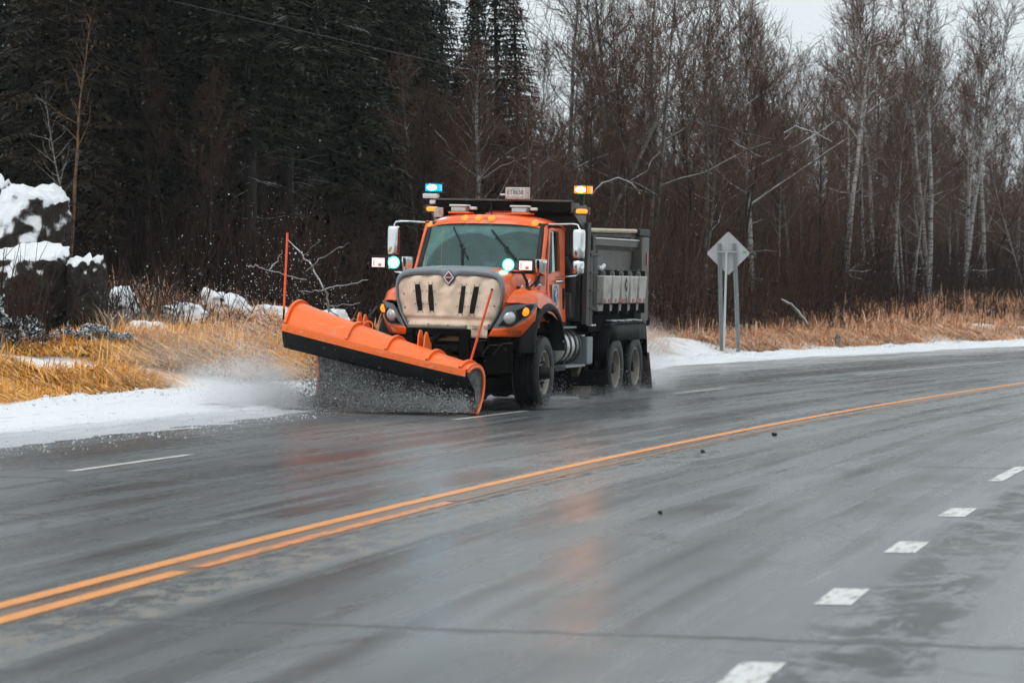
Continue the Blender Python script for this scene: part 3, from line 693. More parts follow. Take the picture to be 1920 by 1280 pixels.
for (y0, f0), (y1, f1) in (((-.50, .84), (-.16, .22)), ((.14, .80), (.62, .20))):
    m = MB(); A = Vector(ws(y0, f0)) + Vector((.035, 0, .02)); B = Vector(ws(y1, f1)) + Vector((.035, 0, .02)); mid_ = A.lerp(B, .62)
    m.tube([A, A.lerp(B, .5), B], .016, 6); m.tube([mid_ + Vector((.02, 0, 0)), Vector(ws(y1 - .06, .06)) + Vector((.04, 0, .0)), Vector(ws(y1 - .04, -.03)) + Vector((.05, 0, -.02))], .014, 6); m.box(mid_ + Vector((.02, 0, 0)), (.03, .06, .05)); m.build('wiper', BLACKP, cab, .004)
for y in (-.90, -.32, -.10, .11, .78):
    g = y / .965; x = -.735 + .11 * (1 - g * g) + (.0 if abs(y) < .5 else .005); z = 2.865 - (.11 * abs(g) ** 5 + .035 * g * g)
    m = MB(); m.lathe([(-.01, .06), (.012, .058), (.028, .036), (.034, .0005)], (x, y, z), (.75, 0, .66), 14); m.v = [(a, y + (b - y) * 1.0, c) for a, b, c in m.v]; m.build('roof_marker', CLR_L, cab)
# doors
for sg in (1, -1):
    y0, y1 = .955, 1.005
    m = MB()
    m.prism([(-.655, 1.30), (-.655, 2.02), (-.85, 2.045), (-1.48, 2.10), (-1.50, 1.30)], lambda a, b: (a, sg * y0, b), lambda a, b: (a, sg * (y1 + .03 * (b < 1.9)), b))
    m.prism([(-.655, 2.02), (-.71, 2.02), (-.90, 2.70), (-.86, 2.74), (-.80, 2.72)], lambda a, b: (a, sg * y0, b), lambda a, b: (a, sg * (y1 - .03 * (b > 2.3)), b))
    m.prism([(-1.40, 2.08), (-1.49, 2.08), (-1.50, 2.6), (-1.45, 2.74), (-1.38, 2.68)], lambda a, b: (a, sg * y0, b), lambda a, b: (a, sg * (y1 - .03 * (b > 2.3)), b))
    m.prism([(-.84, 2.70), (-.86, 2.745), (-1.45, 2.745), (-1.40, 2.68)], lambda a, b: (a, sg * (y0 - .02), b), lambda a, b: (a, sg * (y1 - .03), b))
    door = m.build('door', ORANGE, truck, .01)
    m = MB(); m.prism([(-.69, 2.0), (-.90, 2.71), (-1.40, 2.69), (-1.41, 2.07), (-.9, 2.05)], lambda a, b: (a, sg * (.972 - .02 * (b > 2.3)), b), lambda a, b: (a, sg * (.976 - .02 * (b > 2.3)), b)); m.build('door_window', DGLASS, door)
    m = MB(); m.prism([(-.70, 2.02), (-.83, 2.66), (-.97, 2.68), (-.96, 2.10), (-.88, 2.01)], lambda a, b: (a, sg * (.982 - .02 * (b > 2.3)), b), lambda a, b: (a, sg * (.992 - .02 * (b > 2.3)), b)); m.build('vent_window', BLACKP, door)
    m = MB(); m.box((-1.30, sg * 1.045, 1.93), (.24, .02, .06)); m.build('door_handle', BLACKP, door, .01)
    m = MB(); m.tube([(-1.0, sg * 1.04, 1.92), (-1.05, sg * 1.09, 1.925), (-1.2, sg * 1.09, 1.93), (-1.24, sg * 1.04, 1.93)], .015, 6); m.build('grab_handle', CHROME, door)
    m = MB(); m.box((-1.0, sg * 1.0385, 1.70), (.36, .004, .36)); sticker = m.build('door_sticker', simple('door_sticker' if sg > 0 else 'door_sticker_right', (.60, .62, .63), .5), door)
    m = MB(); pr = [(-.002, .16), (.003, .16), (.003, .135), (-.002, .135)]; m.lathe(pr, (-1.0, sg * 1.041, 1.70), (0, sg, 0), 24, True); m.lathe([(-.002, .105), (.004, .105)], (-1.0, sg * 1.041, 1.70), (0, sg, 0), 24); sl = m.build('seal_ring', BLUEINK, door)
    m = MB(); m.tube([(-1.04, sg * 1.047, 1.62), (-.98, sg * 1.047, 1.70), (-1.02, sg * 1.047, 1.78)], .02, 5); m.build('seal_stroke', WHITEP, door)
    m = MB(); m.b2((-1.62, sg * 1.0, 1.5), (-1.55, sg * 1.03, 1.82)); m.build('door_step_vent', BLACKP, truck, .006)
    # cab steps
    m = MB(); m.b2((-1.55, sg * .70, 1.0), (-.95, sg * 1.02, 1.06)); m.b2((-1.55, sg * .75, .55), (-.95, sg * 1.08, .6)); m.b2((-1.6, sg * .7, .55), (-1.55, sg * 1.05, 1.3)); m.build('cab_step', BLACKM, truck, .008)

# mirrors, plow lamps
for sg in (1, -1):
    m = MB(); m.tube([(-.78, sg * .92, 2.755), (-.72, sg * 1.0, 2.79), (-.70, sg * 1.38, 2.80), (-.70, sg * 1.45, 2.79), (-.70, sg * 1.475, 2.74), (-.70, sg * 1.475, 2.05), (-.70, sg * 1.44, 2.02), (-.75, sg * 1.1, 1.98)], .015, 8)
    arm = m.build('mirror_arm', CHROME, truck)
    m = MB(); m.box((-.77, sg * .955, 2.77), (.12, .14, .065), (0, 0, sg * .4)); m.build('arm_bracket', BLACKP, arm, .015)
    yc = sg * 1.475
    m = MB(); rows = []
    for z, k in ((2.285, .80), (2.295, .9), (2.32, .97), (2.45, 1), (2.66, 1), (2.70, .95), (2.715, .86), (2.72, .7)):
        rows.append([(-.70 + k * (.095 * max(math.cos(q), 0) ** .6 if math.cos(q) > 0 else -.03), yc + k * .092 * np.sign(math.sin(q)) * abs(math.sin(q)) ** .6, z) for q in np.linspace(0, 2 * math.pi, 25)])
    m.grid(rows); m.f += [tuple(range(24)), tuple(range(25 * 7, 25 * 7 + 24))]; mir = m.build('mirror', CHROME, arm, sharp=50)
    m = MB(); m.b2((-.735, yc - .085, 2.30), (-.728, yc + .085, 2.70)); m.build('mirror_glass', CHROME, arm)
    for k in range(5):
        m = MB(); m.lathe([(-.004, .018), (.008, .016), (.014, .0005)], (-.645, yc + sg * .068, 2.375 + .042 * k), (.8, sg * .6, 0), 10); m.build('mirror_led', AMB_S, arm)
    m = MB(); rows = []
    for z, k in ((2.05, .75), (2.06, .9), (2.09, .97), (2.2, 1), (2.225, .96), (2.24, .85)):
        rows.append([(-.70 + k * (.085 * max(math.cos(q), 0) ** .5 if math.cos(q) > 0 else -.03), yc + k * .085 * np.sign(math.sin(q)) * abs(math.sin(q)) ** .55, z) for q in np.linspace(0, 2 * math.pi, 21)])
    m.grid(rows); m.f += [tuple(range(20)), tuple(range(21 * 5, 21 * 5 + 20))]; m.build('spot_mirror', CHROME, arm, sharp=50)
    m = MB(); m.box((-.7, yc, 2.262), (.1, .16, .035)); m.build('mirror_joint', BLACKP, arm, .01)
    # plough lamps on a stalk from the fender
    ys = 1.06 if sg > 0 else -1.09
    yt = .95 if sg > 0 else -1.13
    yr, yq = (.745, 1.01) if sg > 0 else (-1.045, -1.29)
    m = MB(); m.lathe([(0, .05), (.03, .055), (.06, .03)], (.50, ys - sg * .04, 1.775), (.2, 0, 1), 12); m.tube([(.50, ys - sg * .04, 1.80), (.52, ys - sg * .05, 1.92), (.54, yt, 2.04)], [.028, .024, .02], 8)
    m.tube([(.54, min(yr, yq) - .1, 2.05), (.54, max(yr, yq) + .1, 2.05)], .018, 8); m.build('lamp_stalk', BLACKP, truck); stalk = bpy.data.objects[-1] if False else None
    m = MB(); m.lathe([(-.12, .04), (-.09, .075), (-.02, .092), (.03, .096), (.035, .086), (.02, .085)], (.58, yr, 2.16), (1, 0, 0), 22); pw = m.build('plow_lamp', BLACKP, truck)
    m = MB(); m.lathe([(.0, .084), (.024, .083), (.030, .07), (.034, .0005)], (.58, yr, 2.16), (1, 0, 0), 22); m.build('lamp_face', CYAN_L, pw)
    m = MB(); m.lathe([(.022, .0845), (.034, .094), (.037, .094), (.037, .084)], (.58, yr, 2.16), (1, 0, 0), 22, True); m.build('lamp_halo_ring', CYAN_HALO, pw)
    m = MB(); m.b2((.47, yq - .115, 2.075), (.605, yq + .115, 2.235)); m.b2((.46, yq - .12, 2.24), (.62, yq + .12, 2.255)); m.b2((.5, yq - .03, 2.03), (.56, yq + .03, 2.08)); pw = m.build('halogen_lamp', BLACKP, truck, .012)
    m = MB(); rows = [[(.607 + .006 * math.cos(k * 1.4) * math.cos(j * 1.3), yq + k * .1, 2.155 + j * .068) for k in np.linspace(-1, 1, 7)] for j in np.linspace(-1, 1, 5)]; m.grid(rows); m.build('lamp_face', PINK_L, pw)
    m = MB(); m.b2((.609, yq - .075, 2.11), (.614, yq - .062, 2.19)); m.b2((.609, yq + .0, 2.10), (.614, yq + .05, 2.14)); m.split('lamp_filament', simple('lamp_filament', (.6, .2, .16), .4), pw)
    yc2 = sg * 1.16 if sg > 0 else -.93
    m = MB(); rows = []
    for z, k in ((2.05, .72), (2.08, .8), (2.18, .95), (2.235, 1.0), (2.25, .98)):
        rows.append([(.30 + k * .09 * math.cos(q), yc2 + k * .095 * math.sin(q), z) for q in np.linspace(0, 2 * math.pi, 21)])
    m.grid(rows); m.f += [tuple(range(20)), tuple(range(21 * 4, 21 * 4 + 20))]; hm = m.build('hood_mirror', CHROME, truck, sharp=50)
    m = MB(); m.tube([(.30, yc2, 2.06), (.32, yc2 - sg * .04, 1.95), (.35, sg * 1.0, 1.82)], .014, 6); m.build('hood_mirror_arm', BLACKM, hm)

# roof fittings
for y in (-.49, .48):
    m = MB(); m.b2((-1.10, y - .17, 2.935), (-.85, y + .17, 2.965)); base_o = m.build('light_box_base', ORANGE, truck, .006)
    m = MB(); m.b2((-1.08, y - .135, 2.962), (-.88, y + .10, 3.045)); m.build('light_box', LENS, base_o, .015)
    m = MB(); m.b2((-1.10, y - .16, 3.046), (-.86, y + .12, 3.075)); m.b2((-1.05, y + .14, 3.0), (-.95, y + .24, 3.045)); m.build('light_box_lid', WHITEP, base_o, .012)
m = MB(); m.b2((-1.62, -.22, 2.935), (-1.56, .34, 3.02)); m.b2((-1.3, -.18, 2.935), (-1.25, .3, 2.96)); m.build('roof_rail', ORANGE, truck, .006)
m = MB(); m.tube([(-1.0, -.005, 2.93), (-1.0, -.005, 3.12)], [.012, .005], 6); m.build('antenna', BLACKM, truck)

# exhaust stack behind the cab's right
m = MB(); m.tube([(-1.95, -1.16, 1.3), (-1.95, -1.16, 2.62)], .075, 12); m.tube([(-1.95, -1.16, 2.6), (-1.95, -1.16, 2.78), (-2.02, -1.2, 2.9), (-2.12, -1.26, 2.98)], [.06, .06, .062, .066], 12); m.build('exhaust_stack', STEEL, truck)

# dump body
m = MB()
m.b2((-2.28, -1.12, 1.30), (-2.22, 1.12, 3.10))
body = m.build('body_headboard', STEELD, truck, .01)
m = MB(); m.b2((-2.21, -.95, 2.35), (-2.2, -.1, 2.95)); m.b2((-2.21, .5, 2.35), (-2.2, 1.0, 2.95)); m.split('headboard_panel', STEEL, body)
m = MB(); m.prism([(-1.44, 3.0), (-1.44, 3.16), (-1.50, 3.175), (-2.25, 3.14), (-2.25, 3.10), (-1.52, 3.13), (-1.50, 3.0)], lambda a, b: (a, -1.10, b), lambda a, b: (a, 1.14, b)); m.build('cab_shield', UNDER, body, .004)
m = MB(); m.b2((-1.50, -1.10, 3.152), (-1.425, 1.16, 3.18)); m.build('cab_shield_edge', STEEL, body, .004)
m = MB(); m.prism([(-1.435, 3.15), (-1.435, 3.0), (-1.6, 2.92), (-2.2, 2.7), (-2.25, 3.12)], lambda a, b: (a, 1.142, b), lambda a, b: (a, 1.18, b)); m.prism([(-1.435, 3.15), (-1.435, 3.02), (-1.6, 2.95), (-2.2, 2.7), (-2.25, 3.12)], lambda a, b: (a, -1.142, b), lambda a, b: (a, -1.11, b)); m.split('cab_shield_cheek', STEEL, body, bevel=.004)
for sg in (1, -1):
    m = MB(); m.prism([(1.06, 1.55), (1.06, 2.45), (1.02, 2.45), (1.02, 1.55)], lambda y, z: (-2.25, sg * y, z), lambda y, z: (-6.3, sg * y, z)); m.prism([(1.06, 1.55), (.55, 1.08), (.52, 1.10), (1.02, 1.57)], lambda y, z: (-2.25, sg * y, z), lambda y, z: (-6.3, sg * y, z)); side = m.build('body_side', STEELD, truck)
    m = MB(); m.b2((-2.9, sg * 1.06, 2.50), (-5.95, sg * 1.16, 2.61)); m.build('side_rail', STEEL, side, .015)
    m = MB(); m.b2((-2.9, sg * 1.0, 2.61), (-5.95, sg * 1.17, 2.635)); m.build('side_rail_snow', simple('rail_snow_%d' % (sg + 1), (.70, .70, .70), .8), side, .01)
    m = MB(); m.prism([(-3.3, 2.12), (-3.4, 2.44), (-5.7, 2.44), (-5.55, 2.12)], lambda a, b: (a, sg * 1.061, b), lambda a, b: (a, sg * 1.075, b)); m.build('side_panel', STEEL, side, .004)
    m = MB(); m.b2((-5.82, sg * 1.02, 1.28), (-6.32, sg * 1.22, 2.68)); m.prism([(-5.82, 1.28), (-6.32, 1.28), (-6.25, 1.1), (-6.0, 1.1)], lambda a, b: (a, sg * 1.02, b), lambda a, b: (a, sg * 1.2, b)); m.build('rear_post', STEEL, side, .015)
    m = MB(); m.b2((-6.10, sg * 1.222, 2.2), (-6.16, sg * 1.235, 2.42)); m.build('side_reflector', RED, side)
    m = MB(); m.tube([(-2.3, sg * 1.12, 2.735), (-5.72, sg * 1.12, 2.775)], .038, 10); m.build('tarp_roll', TARP, truck)
    m = MB(); m.b2((-5.72, sg * 1.04, 2.70), (-6.45, sg * 1.2, 2.82)); m.tube([(-2.25, sg * 1.12, 2.66), (-5.8, sg * 1.12, 2.70)], .03, 6); m.build('tarp_motor', BLACKP, truck, .02)
    # ladder post assembly
    m = MB(); m.b2((-2.13, sg * 1.16, 1.26), (-2.33, sg * 1.24, 2.85)); m.b2((-2.42, sg * 1.14, 1.26), (-2.60, sg * 1.22, 2.42)); m.b2((-2.62, sg * 1.1, 1.5), (-2.78, sg * 1.2, 2.66)); m.b2((-2.64, sg * 1.13, 1.55), (-2.86, sg * 1.22, 2.38))
    post = m.build('ladder_post', STEELD, truck, .008)
    for z in (1.5, 1.78, 2.06, 2.34): m = MB(); m.b2((-2.3, sg * 1.2, z), (-2.8, sg * 1.26, z + .025)); m.build('ladder_rung', STEELD, post)
    m = MB(); m.b2((-2.3, sg * 1.2, 1.235), (-2.6, sg * 1.28, 1.262)); m.build('ladder_foot', ALU, post)
    m = MB(); m.tube([(-1.92, sg * .9, 2.3), (-1.95, sg * 1.02, 2.0), (-2.0, sg * 1.0, 1.6)], .09, 10); m.build('air_intake_hose', BLACKP, truck)
    m = MB(); m.b2((-1.88, sg * .55, 1.35), (-2.2, sg * 1.05, 1.75)); m.build('tool_box', STEELD, truck, .02)
    # five brine tanks
    for k in range(5):
        x0 = -2.92 - .592 * k; x1 = x0 - .51
        m = MB(); tp = .02 * (k % 2)
        m.prism([(x0, 2.03), (x1, 2.03), (x1 + .03 + tp, 1.58), (x0 - .03 - tp * .5, 1.58)], lambda a, b: (a, sg * (1.08 if b > 1.7 else 1.1), b), lambda a, b: (a, sg * (1.325 if b > 1.7 else 1.30), b)); tk = m.build('brine_tank', TANKW, truck, .02)
        for j in range(2):
            xx = x0 - .07 - .26 * j - (.1 if k % 2 else 0); m = MB(); m.b2((xx, sg * 1.296, 1.605), (xx - .11, sg * 1.31, 1.66)); m.build('reflector', RED, tk)
        m = MB(); m.prism([(x0 - .05, 1.575), (x1 + .05, 1.575), (x1 + .1, 1.46), (x0 - .1, 1.46)], lambda a, b: (a, sg * 1.0, b), lambda a, b: (a, sg * 1.2, b)); m.build('tank_cradle', TANKW, tk, .01)
        m = MB(); m.b2((x1 - .02, sg * 1.1, 1.42), (x1 - .06, sg * 1.275, 2.12)); m.build('tank_strap', BLACKM, tk, .005)
        m = MB(); m.lathe([(0, .07), (.05, .07), (.07, .04), (.09, .04), (.1, .0005)], ((x0 + x1) / 2, sg * 1.2, 2.03), (0, 0, 1), 12); m.build('tank_cap', STEEL, tk)
        if k == 2 and sg > 0:
            m = MB(); m.prism(diamond(.09, .125), lambda a, b: ((x0 + x1) / 2 + a, 1.325, 1.885 + b), lambda a, b: ((x0 + x1) / 2 + a, 1.329, 1.885 + b)); e1 = m.build('tank_emblem', INK, tk)
            m = MB(); m.prism(diamond(.05, .06), lambda a, b: ((x0 + x1) / 2 + a, 1.329, 1.885 + b), lambda a, b: ((x0 + x1) / 2 + a, 1.331, 1.885 + b)); m.build('tank_emblem_field', TANKW, tk)
            m = MB()
            for dx, dz, wx, wz in ((-.03, -.16, .018, .03), (.03, -.2, .018, .06), (-.04, -.23, .05, .014), (.03, -.25, .08, .016), (-.02, -.29, .06, .014)): m.box(((x0 + x1) / 2 - dx, 1.318, 1.88 + dz), (wx, .006, wz))
            m.build('tank_lettering', INK, tk)
    m = MB(); m.tube([(-2.86, sg * 1.18, 2.10), (-5.9, sg * 1.18, 2.11)], .02, 6); m.build('tank_rail', STEELD, truck)
    m = MB(); m.tube([(-2.95, sg * 1.2, 2.16), (-3.1, sg * 1.22, 2.14), (-3.25, sg * 1.22, 2.19), (-3.3, sg * 1.2, 2.17)], .035, 8); m.build('spout', WHITEP, truck)
    m = MB(); m.b2((-2.85, sg * .5, 1.12), (-6.2, sg * 1.1, 1.42)); m.build('body_sill', UNDER, truck, .02)
    # tandem fender, mud flap
    m = MB(); rows = []
    for a, z in ((-3.50, .66), (-3.56, .9), (-3.66, 1.18), (-3.78, 1.265), (-4.0, 1.285), (-4.9, 1.29), (-5.8, 1.285), (-6.05, 1.265), (-6.15, 1.18), (-6.22, .95), (-6.26, .7)):
        rows.append([(a, sg * .56, z), (a, sg * 1.20, z), (a, sg * 1.235, z - .02), (a, sg * 1.235, z - .05)])
    m.grid(rows); m.build('tandem_fender', RUBBER, truck, solid=.012)
    m = MB(); rows = [[(x, sg * 1.238, z) for x in (-3.66, -4.2, -4.9, -5.6, -6.12)] for z in (1.23, .98)]; m.grid(rows); m.build('fender_skirt', RUBBER, truck, solid=.01)
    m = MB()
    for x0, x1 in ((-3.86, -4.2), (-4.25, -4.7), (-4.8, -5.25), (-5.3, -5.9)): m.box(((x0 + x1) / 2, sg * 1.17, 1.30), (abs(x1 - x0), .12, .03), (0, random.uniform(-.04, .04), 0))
    m.build('fender_snow_glints', simple('fender_wet_highlight_%d' % (sg + 1), (.40, .44, .46), .35), truck, .012)  # pale slabs for snow and wet highlights, the highlight put into their colour
    m = MB(); m.grid([[(-6.34 - .1 * (1 - f) - .04 * math.sin(g * 5), sg * lerp(.72, 1.26 + .05 * (1 - f), g), lerp(.13, .75, f)) for g in np.linspace(0, 1, 8)] for f in np.linspace(0, 1, 6)]); m.build('mud_flap', FLAPB, truck, solid=.015)
    m = MB(); m.lathe([(-.06, .04), (-.04, .085), (.04, .09), (.05, .08)], (-6.62, sg * 1.12, 1.28), (-.5, sg * .86, 0), 14); m.tube([(-6.35, sg * 1.05, 1.32), (-6.6, sg * 1.1, 1.28)], .03, 6); m.build('work_lamp', BLACKP, truck)
    # fuel tank
    m = MB(); m.lathe([(0, .001), (0, .22), (-.03, .265), (-.06, .275), (-1.13, .275), (-1.16, .265), (-1.18, .001)], (-1.1, sg * .87, .92), (1, 0, 0), 26); ft = m.build('fuel_tank', ALU, truck)
    for x in (-1.32, -1.62, -1.92, -2.16): m = MB(); m.lathe([(-.035, .276), (-.035, .287), (.035, .287), (.035, .276)], (x, sg * .87, .92), (1, 0, 0), 26, True); m.build('tank_strap', BLACKM, ft)
    m = MB(); m.b2((-1.2, sg * .85, 1.205), (-2.0, sg * 1.12, 1.23)); m.b2((-1.2, sg * .95, .60), (-2.35, sg * 1.18, .635)); m.build('step_plate', GALV, truck)
    m = MB(); m.b2((-2.55, sg * .62, .62), (-2.9, sg * 1.16, 1.06)); m.build('battery_box', GREYP, truck, .02)
    m = MB(); m.b2((-2.42, sg * .8, 1.07), (-2.62, sg * 1.1, 1.09)); m.build('battery_step', ALU, truck)
m = MB(); m.b2((-6.30, -1.1, 1.3), (-6.36, 1.1, 2.55)); m.build('tailgate', STEELD, truck, .02)
m = MB(); m.prism([(-1.02, 2.4), (1.02, 2.4), (1.02, 2.3), (-1.02, 2.3)], lambda y, z: (-2.3, y, z), lambda y, z: (-6.3, y, z)); m.build('sand_load', simple('sand_load', (.16, .12, .09), .95), truck)
m = MB(); m.box((-3.1, .2, .30), (.1, 2.2, .42), (0, R(-20), R(14))); m.build('underbody_blade', UNDER, truck, .01)
m = MB(); m.box((-3.05, .95, .18), (.12, .3, .16), (0, 0, R(14))); m.box((-2.9, .9, .55), (.3, .12, .12), (0, R(40), 0)); m.build('blade_shoe', simple('worn_blade', (.13, .10, .07), .6, .2, (.05, .04, .03), 6, .8), truck, .01)

# licence plate, beacons, side lamps on the cab shield
m = MB(); m.b2((-1.43, .11, 3.175), (-1.33, .485, 3.365)); pb = m.build('plate_box', PINKBOX, truck, .012)
m = MB(); m.b2((-1.328, .125, 3.215), (-1.325, .425, 3.355)); lpl = m.build('licence_plate', LPLATE, pb, .003)
for body_, size, dz, sq in (('ET8658', .098, .0, .88), ('Minnesota', .026, .055, 1.2), ('10,000 lakes', .016, -.056, 1.5)):
    o = link('plate_text', text_mesh('plate_text', body_, size, INK if size > .05 else BLUEINK, .001, sq), pb); o.location = (-1.322, .275, 3.285 + dz); o.rotation_euler = (R(90), 0, R(90))
m = MB(); m.b2((-1.42, .02, 3.235), (-1.36, .11, 3.265)); m.build('plate_lamp', WHITEP, pb, .006)
m = MB()
for y, z in ((.155, 3.345), (.39, 3.345), (.155, 3.226), (.39, 3.226), (.14, 3.19), (.30, 3.188), (.46, 3.19), (.475, 3.28)): m.lathe([(0, .008), (.006, .006)], (-1.326, y, z), (1, 0, 0), 8)
m.build('plate_bolts', BLACKM, pb)
for sg, L_, C_, zb in ((-1, BLUE_L, BLUE_C, 3.345), (1, AMB_L, AMB_C, 3.345)):
    y = -1.115 if sg < 0 else 1.29
    m = MB(); m.b2((-1.56, y - .03, 3.1), (-1.5, y + .03, 3.28)); m.b2((-1.62, y - .15, 3.265), (-1.42, y + .15, 3.285)); m.b2((-1.62, y - .13, 3.405), (-1.42, y + .15, 3.42)); bc = m.build('beacon', BLACKM, truck, .004)
    if sg < 0: m = MB(); m.box((-1.47, y - .02, 3.22), (.12, .24, .07), (0, .2, 0)); m.box((-1.45, y + .02, 3.12), (.08, .09, .06)); m.build('beacon_mount', WHITEP, bc, .01)
    m = MB(); m.b2((-1.60, y - .11, 3.29), (-1.44, y + (.12 if sg < 0 else .15), 3.40)); m.build('beacon_lens', L_, bc, .012)
    m = MB(); m.lathe([(-.01, .001), (-.01, .04), (.004, .04), (.008, .001)], (-1.436, y - .0, 3.345), (1, 0, 0), 16); m.v = [(a, y + (b - y) * 1.9, c) for a, b, c in m.v]; m.build('beacon_bulb', C_, bc)
    if sg > 0: m = MB(); m.b2((-1.46, y + .085, 3.29), (-1.435, y + .098, 3.40)); m.build('beacon_rib', BLACKM, bc)
    yo = -1.10 if sg < 0 else 1.315
    m = MB(); m.b2((-1.50, yo - .12, 2.955), (-1.44, yo + .12, 3.07)); m.b2((-1.5, yo - sg * .2, 2.98), (-1.46, yo, 3.04)); sl_ = m.build('side_lamp', STEEL, truck, .01)
    m = MB(); rows = [[(-1.435 + h, yo + r_ * (.062 * np.sign(math.cos(q)) * (abs(math.cos(q)) > .01) + .034 * math.cos(q)), 3.012 + r_ * .038 * math.sin(q)) for q in np.linspace(0, 2 * math.pi, 25)] for r_, h in ((1.12, -.004), (1.1, .004), (1.0, .005))]; m.grid(rows); m.build('lamp_bezel', BLACKP, sl_)
    m = MB(); rows = [[(-1.432 + h, yo + r_ * (.062 * np.sign(math.cos(q)) * (abs(math.cos(q)) > .01) + .034 * math.cos(q)), 3.012 + r_ * .036 * math.sin(q)) for q in np.linspace(0, 2 * math.pi, 25)] for r_, h in ((1.0, .0), (.6, .01), (.02, .012))]; m.grid(rows); m.build('lamp_lens', AMB_V, sl_)
m = MB(); m.box((-1.42, -.985, 2.96), (.1, .14, .15), (0, 0, .2)); m.lathe([(0, .02), (.01, .02)], (-1.368, -1.0, 2.98), (1, 0, 0), 10); m.build('camera_box', simple('camera_box', (.50, .44, .38), .6, 0, (.1, .09, .08), 9, .8), truck, .008)

# wheels
def tyre_mesh(r, wd, name):
    hw = wd / 2; m = MB()
    pr = [(-hw * .72, r * .56), (-hw * .93, r * .62), (-hw, r * .74), (-hw * .985, r * .82), (-hw * .97, r * .83), (-hw * .955, r * .90), (-hw * .86, r * .965), (-hw * .74, r * .985)]
    for k in (-.62, -.2, .2, .62):
        pr += [(hw * (k - .075), r * .997), (hw * (k - .06), r * .965), (hw * (k + .06), r * .965), (hw * (k + .075), r * .997)]
    pr += [(hw * .74, r * .985), (hw * .86, r * .965), (hw * .955, r * .90), (hw * .97, r * .83), (hw * .985, r * .82), (hw, r * .74), (hw * .93, r * .62), (hw * .72, r * .56)]
    m.lathe(pr, (0, 0, 0), (0, 1, 0), 48, True); return m.mesh(name, TYRE, 30)
def rim_mesh(r, wd, deep, name):
    hw = wd / 2; m = MB()     # outer side is +y
    pr = [(-hw * .7, r * .55), (hw * .78, r * .575), (hw * .86, r * .60), (hw * .88, r * .575), (hw * .78, r * .545), (hw * .6 - deep * .2, r * .53), (hw * .72 - deep, r * .50), (hw * .70 - deep, r * .30), (hw * .74 - deep, r * .22), (hw * .74 - deep, .001)]
    m.lathe(pr, (0, 0, 0), (0, 1, 0), 36); return m.mesh(name, RIM, 40)
def hub_mesh(r, wd, deep, name):
    hw = wd / 2; m = MB(); y0 = hw * .73 - deep
    m.lathe([(y0 - .02, r * .2), (y0 + .06, r * .2), (y0 + .10, r * .17), (y0 + .17, r * .155), (y0 + .18, .001)], (0, 0, 0), (0, 1, 0), 20)
    for k in range(10):
        q = 2 * math.pi * k / 10; m.lathe([(y0 - .01, .021), (y0 + .045, .019), (y0 + .05, .001)], (r * .29 * math.cos(q), 0, r * .29 * math.sin(q)), (0, 1, 0), 6)
    for k in range(8):
        q = 2 * math.pi * (k + .5) / 8; m.lathe([(y0 - .015, .045), (y0 + .008, .045)], (r * .40 * math.cos(q), 0, r * .40 * math.sin(q)), (0, 1, 0), 10)
    return m.mesh(name, BLACKM, 40)
FT, FR, FH = tyre_mesh(.555, .40, 'front_tyre'), rim_mesh(.555, .40, .03, 'front_rim'), hub_mesh(.555, .40, .03, 'front_hub')
DT, DR, DH = tyre_mesh(.53, .29, 'drive_tyre'), rim_mesh(.53, .29, .17, 'drive_rim'), hub_mesh(.53, .29, .17, 'drive_hub')
for sg in (1, -1):
    rz = 0 if sg > 0 else math.pi
    for x, ys_, r, parts in ((-.12, (.96,), .553, (FT, FR, FH)), (-4.27, (1.07, .74), .528, (DT, DR, DH)), (-5.6, (1.07, .74), .528, (DT, DR, DH))):
        for k, y in enumerate(ys_):
            wh = link('wheel', parts[0], truck, (x, sg * y, r)); wh.rotation_euler = (0, random.random() * 2, rz)
            if k == 0:
                link('rim', parts[1], wh); link('hub', parts[2], wh)

# the plough: tapered one-way mouldboard, high at its discharge end
plow_r = [(2.60, .90, .02), (2.44, .885, .10), (2.26, .87, .24), (2.16, .86, .42), (2.17, .85, .58), (2.26, .83, .68), (2.40, .80, .71), (2.54, .77, .685), (2.66, .745, .625)]
plow_l = [(1.32, -2.02, .00), (1.12, -2.06, .18), (.95, -2.10, .48), (.93, -2.14, .85), (1.03, -2.18, 1.20), (1.22, -2.21, 1.43), (1.44, -2.25, 1.535), (1.66, -2.31, 1.46), (1.82, -2.35, 1.20)]
def pm(t_, k):     # t_ 0 at the truck's left end, 1 at the discharge end; k along the section
    j = min(int(k), 7); f = k - j
    def cr(P):
        p0, p1, p2, p3 = [np.array(P[min(max(i, 0), 8)]) for i in (j - 1, j, j + 1, j + 2)]
        return .5 * (2 * p1 + (p2 - p0) * f + (2 * p0 - 5 * p1 + 4 * p2 - p3) * f * f + (3 * p1 - p0 - 3 * p2 + p3) * f ** 3)
    a, b = cr(plow_r), cr(plow_l); g = t_ ** 1.06
    p = a + (b - a) * t_; p[2] = a[2] + (b[2] - a[2]) * g
    return p
m = MB(); m.grid([[tuple(pm(t_, k)) for k in np.linspace(0, 8, 33)] for t_ in np.linspace(0, 1, 31)]); plow = m.build('plow_blade', PLOWOR, truck, sharp=60, solid=.022)
plow['label'] = 'orange tapered plow blade with black rubber flap'
t = NT('slush_on_blade'); nz = t.noise(5, 6, .7, t.coord(), .6); n2 = t.noise(22, 5, .7, t.coord())
t.set(Base_Color=t.mix(t.step(t.math('ADD', t.math('MULTIPLY', nz, .7), t.math('MULTIPLY', n2, .3)), .38, .62), (.022, .023, .023), (.13, .134, .138)), Roughness=.7); t.bump(nz, .05, .7)
SLUSH = t.m
nrm = Vector((.92, -.38, 0))
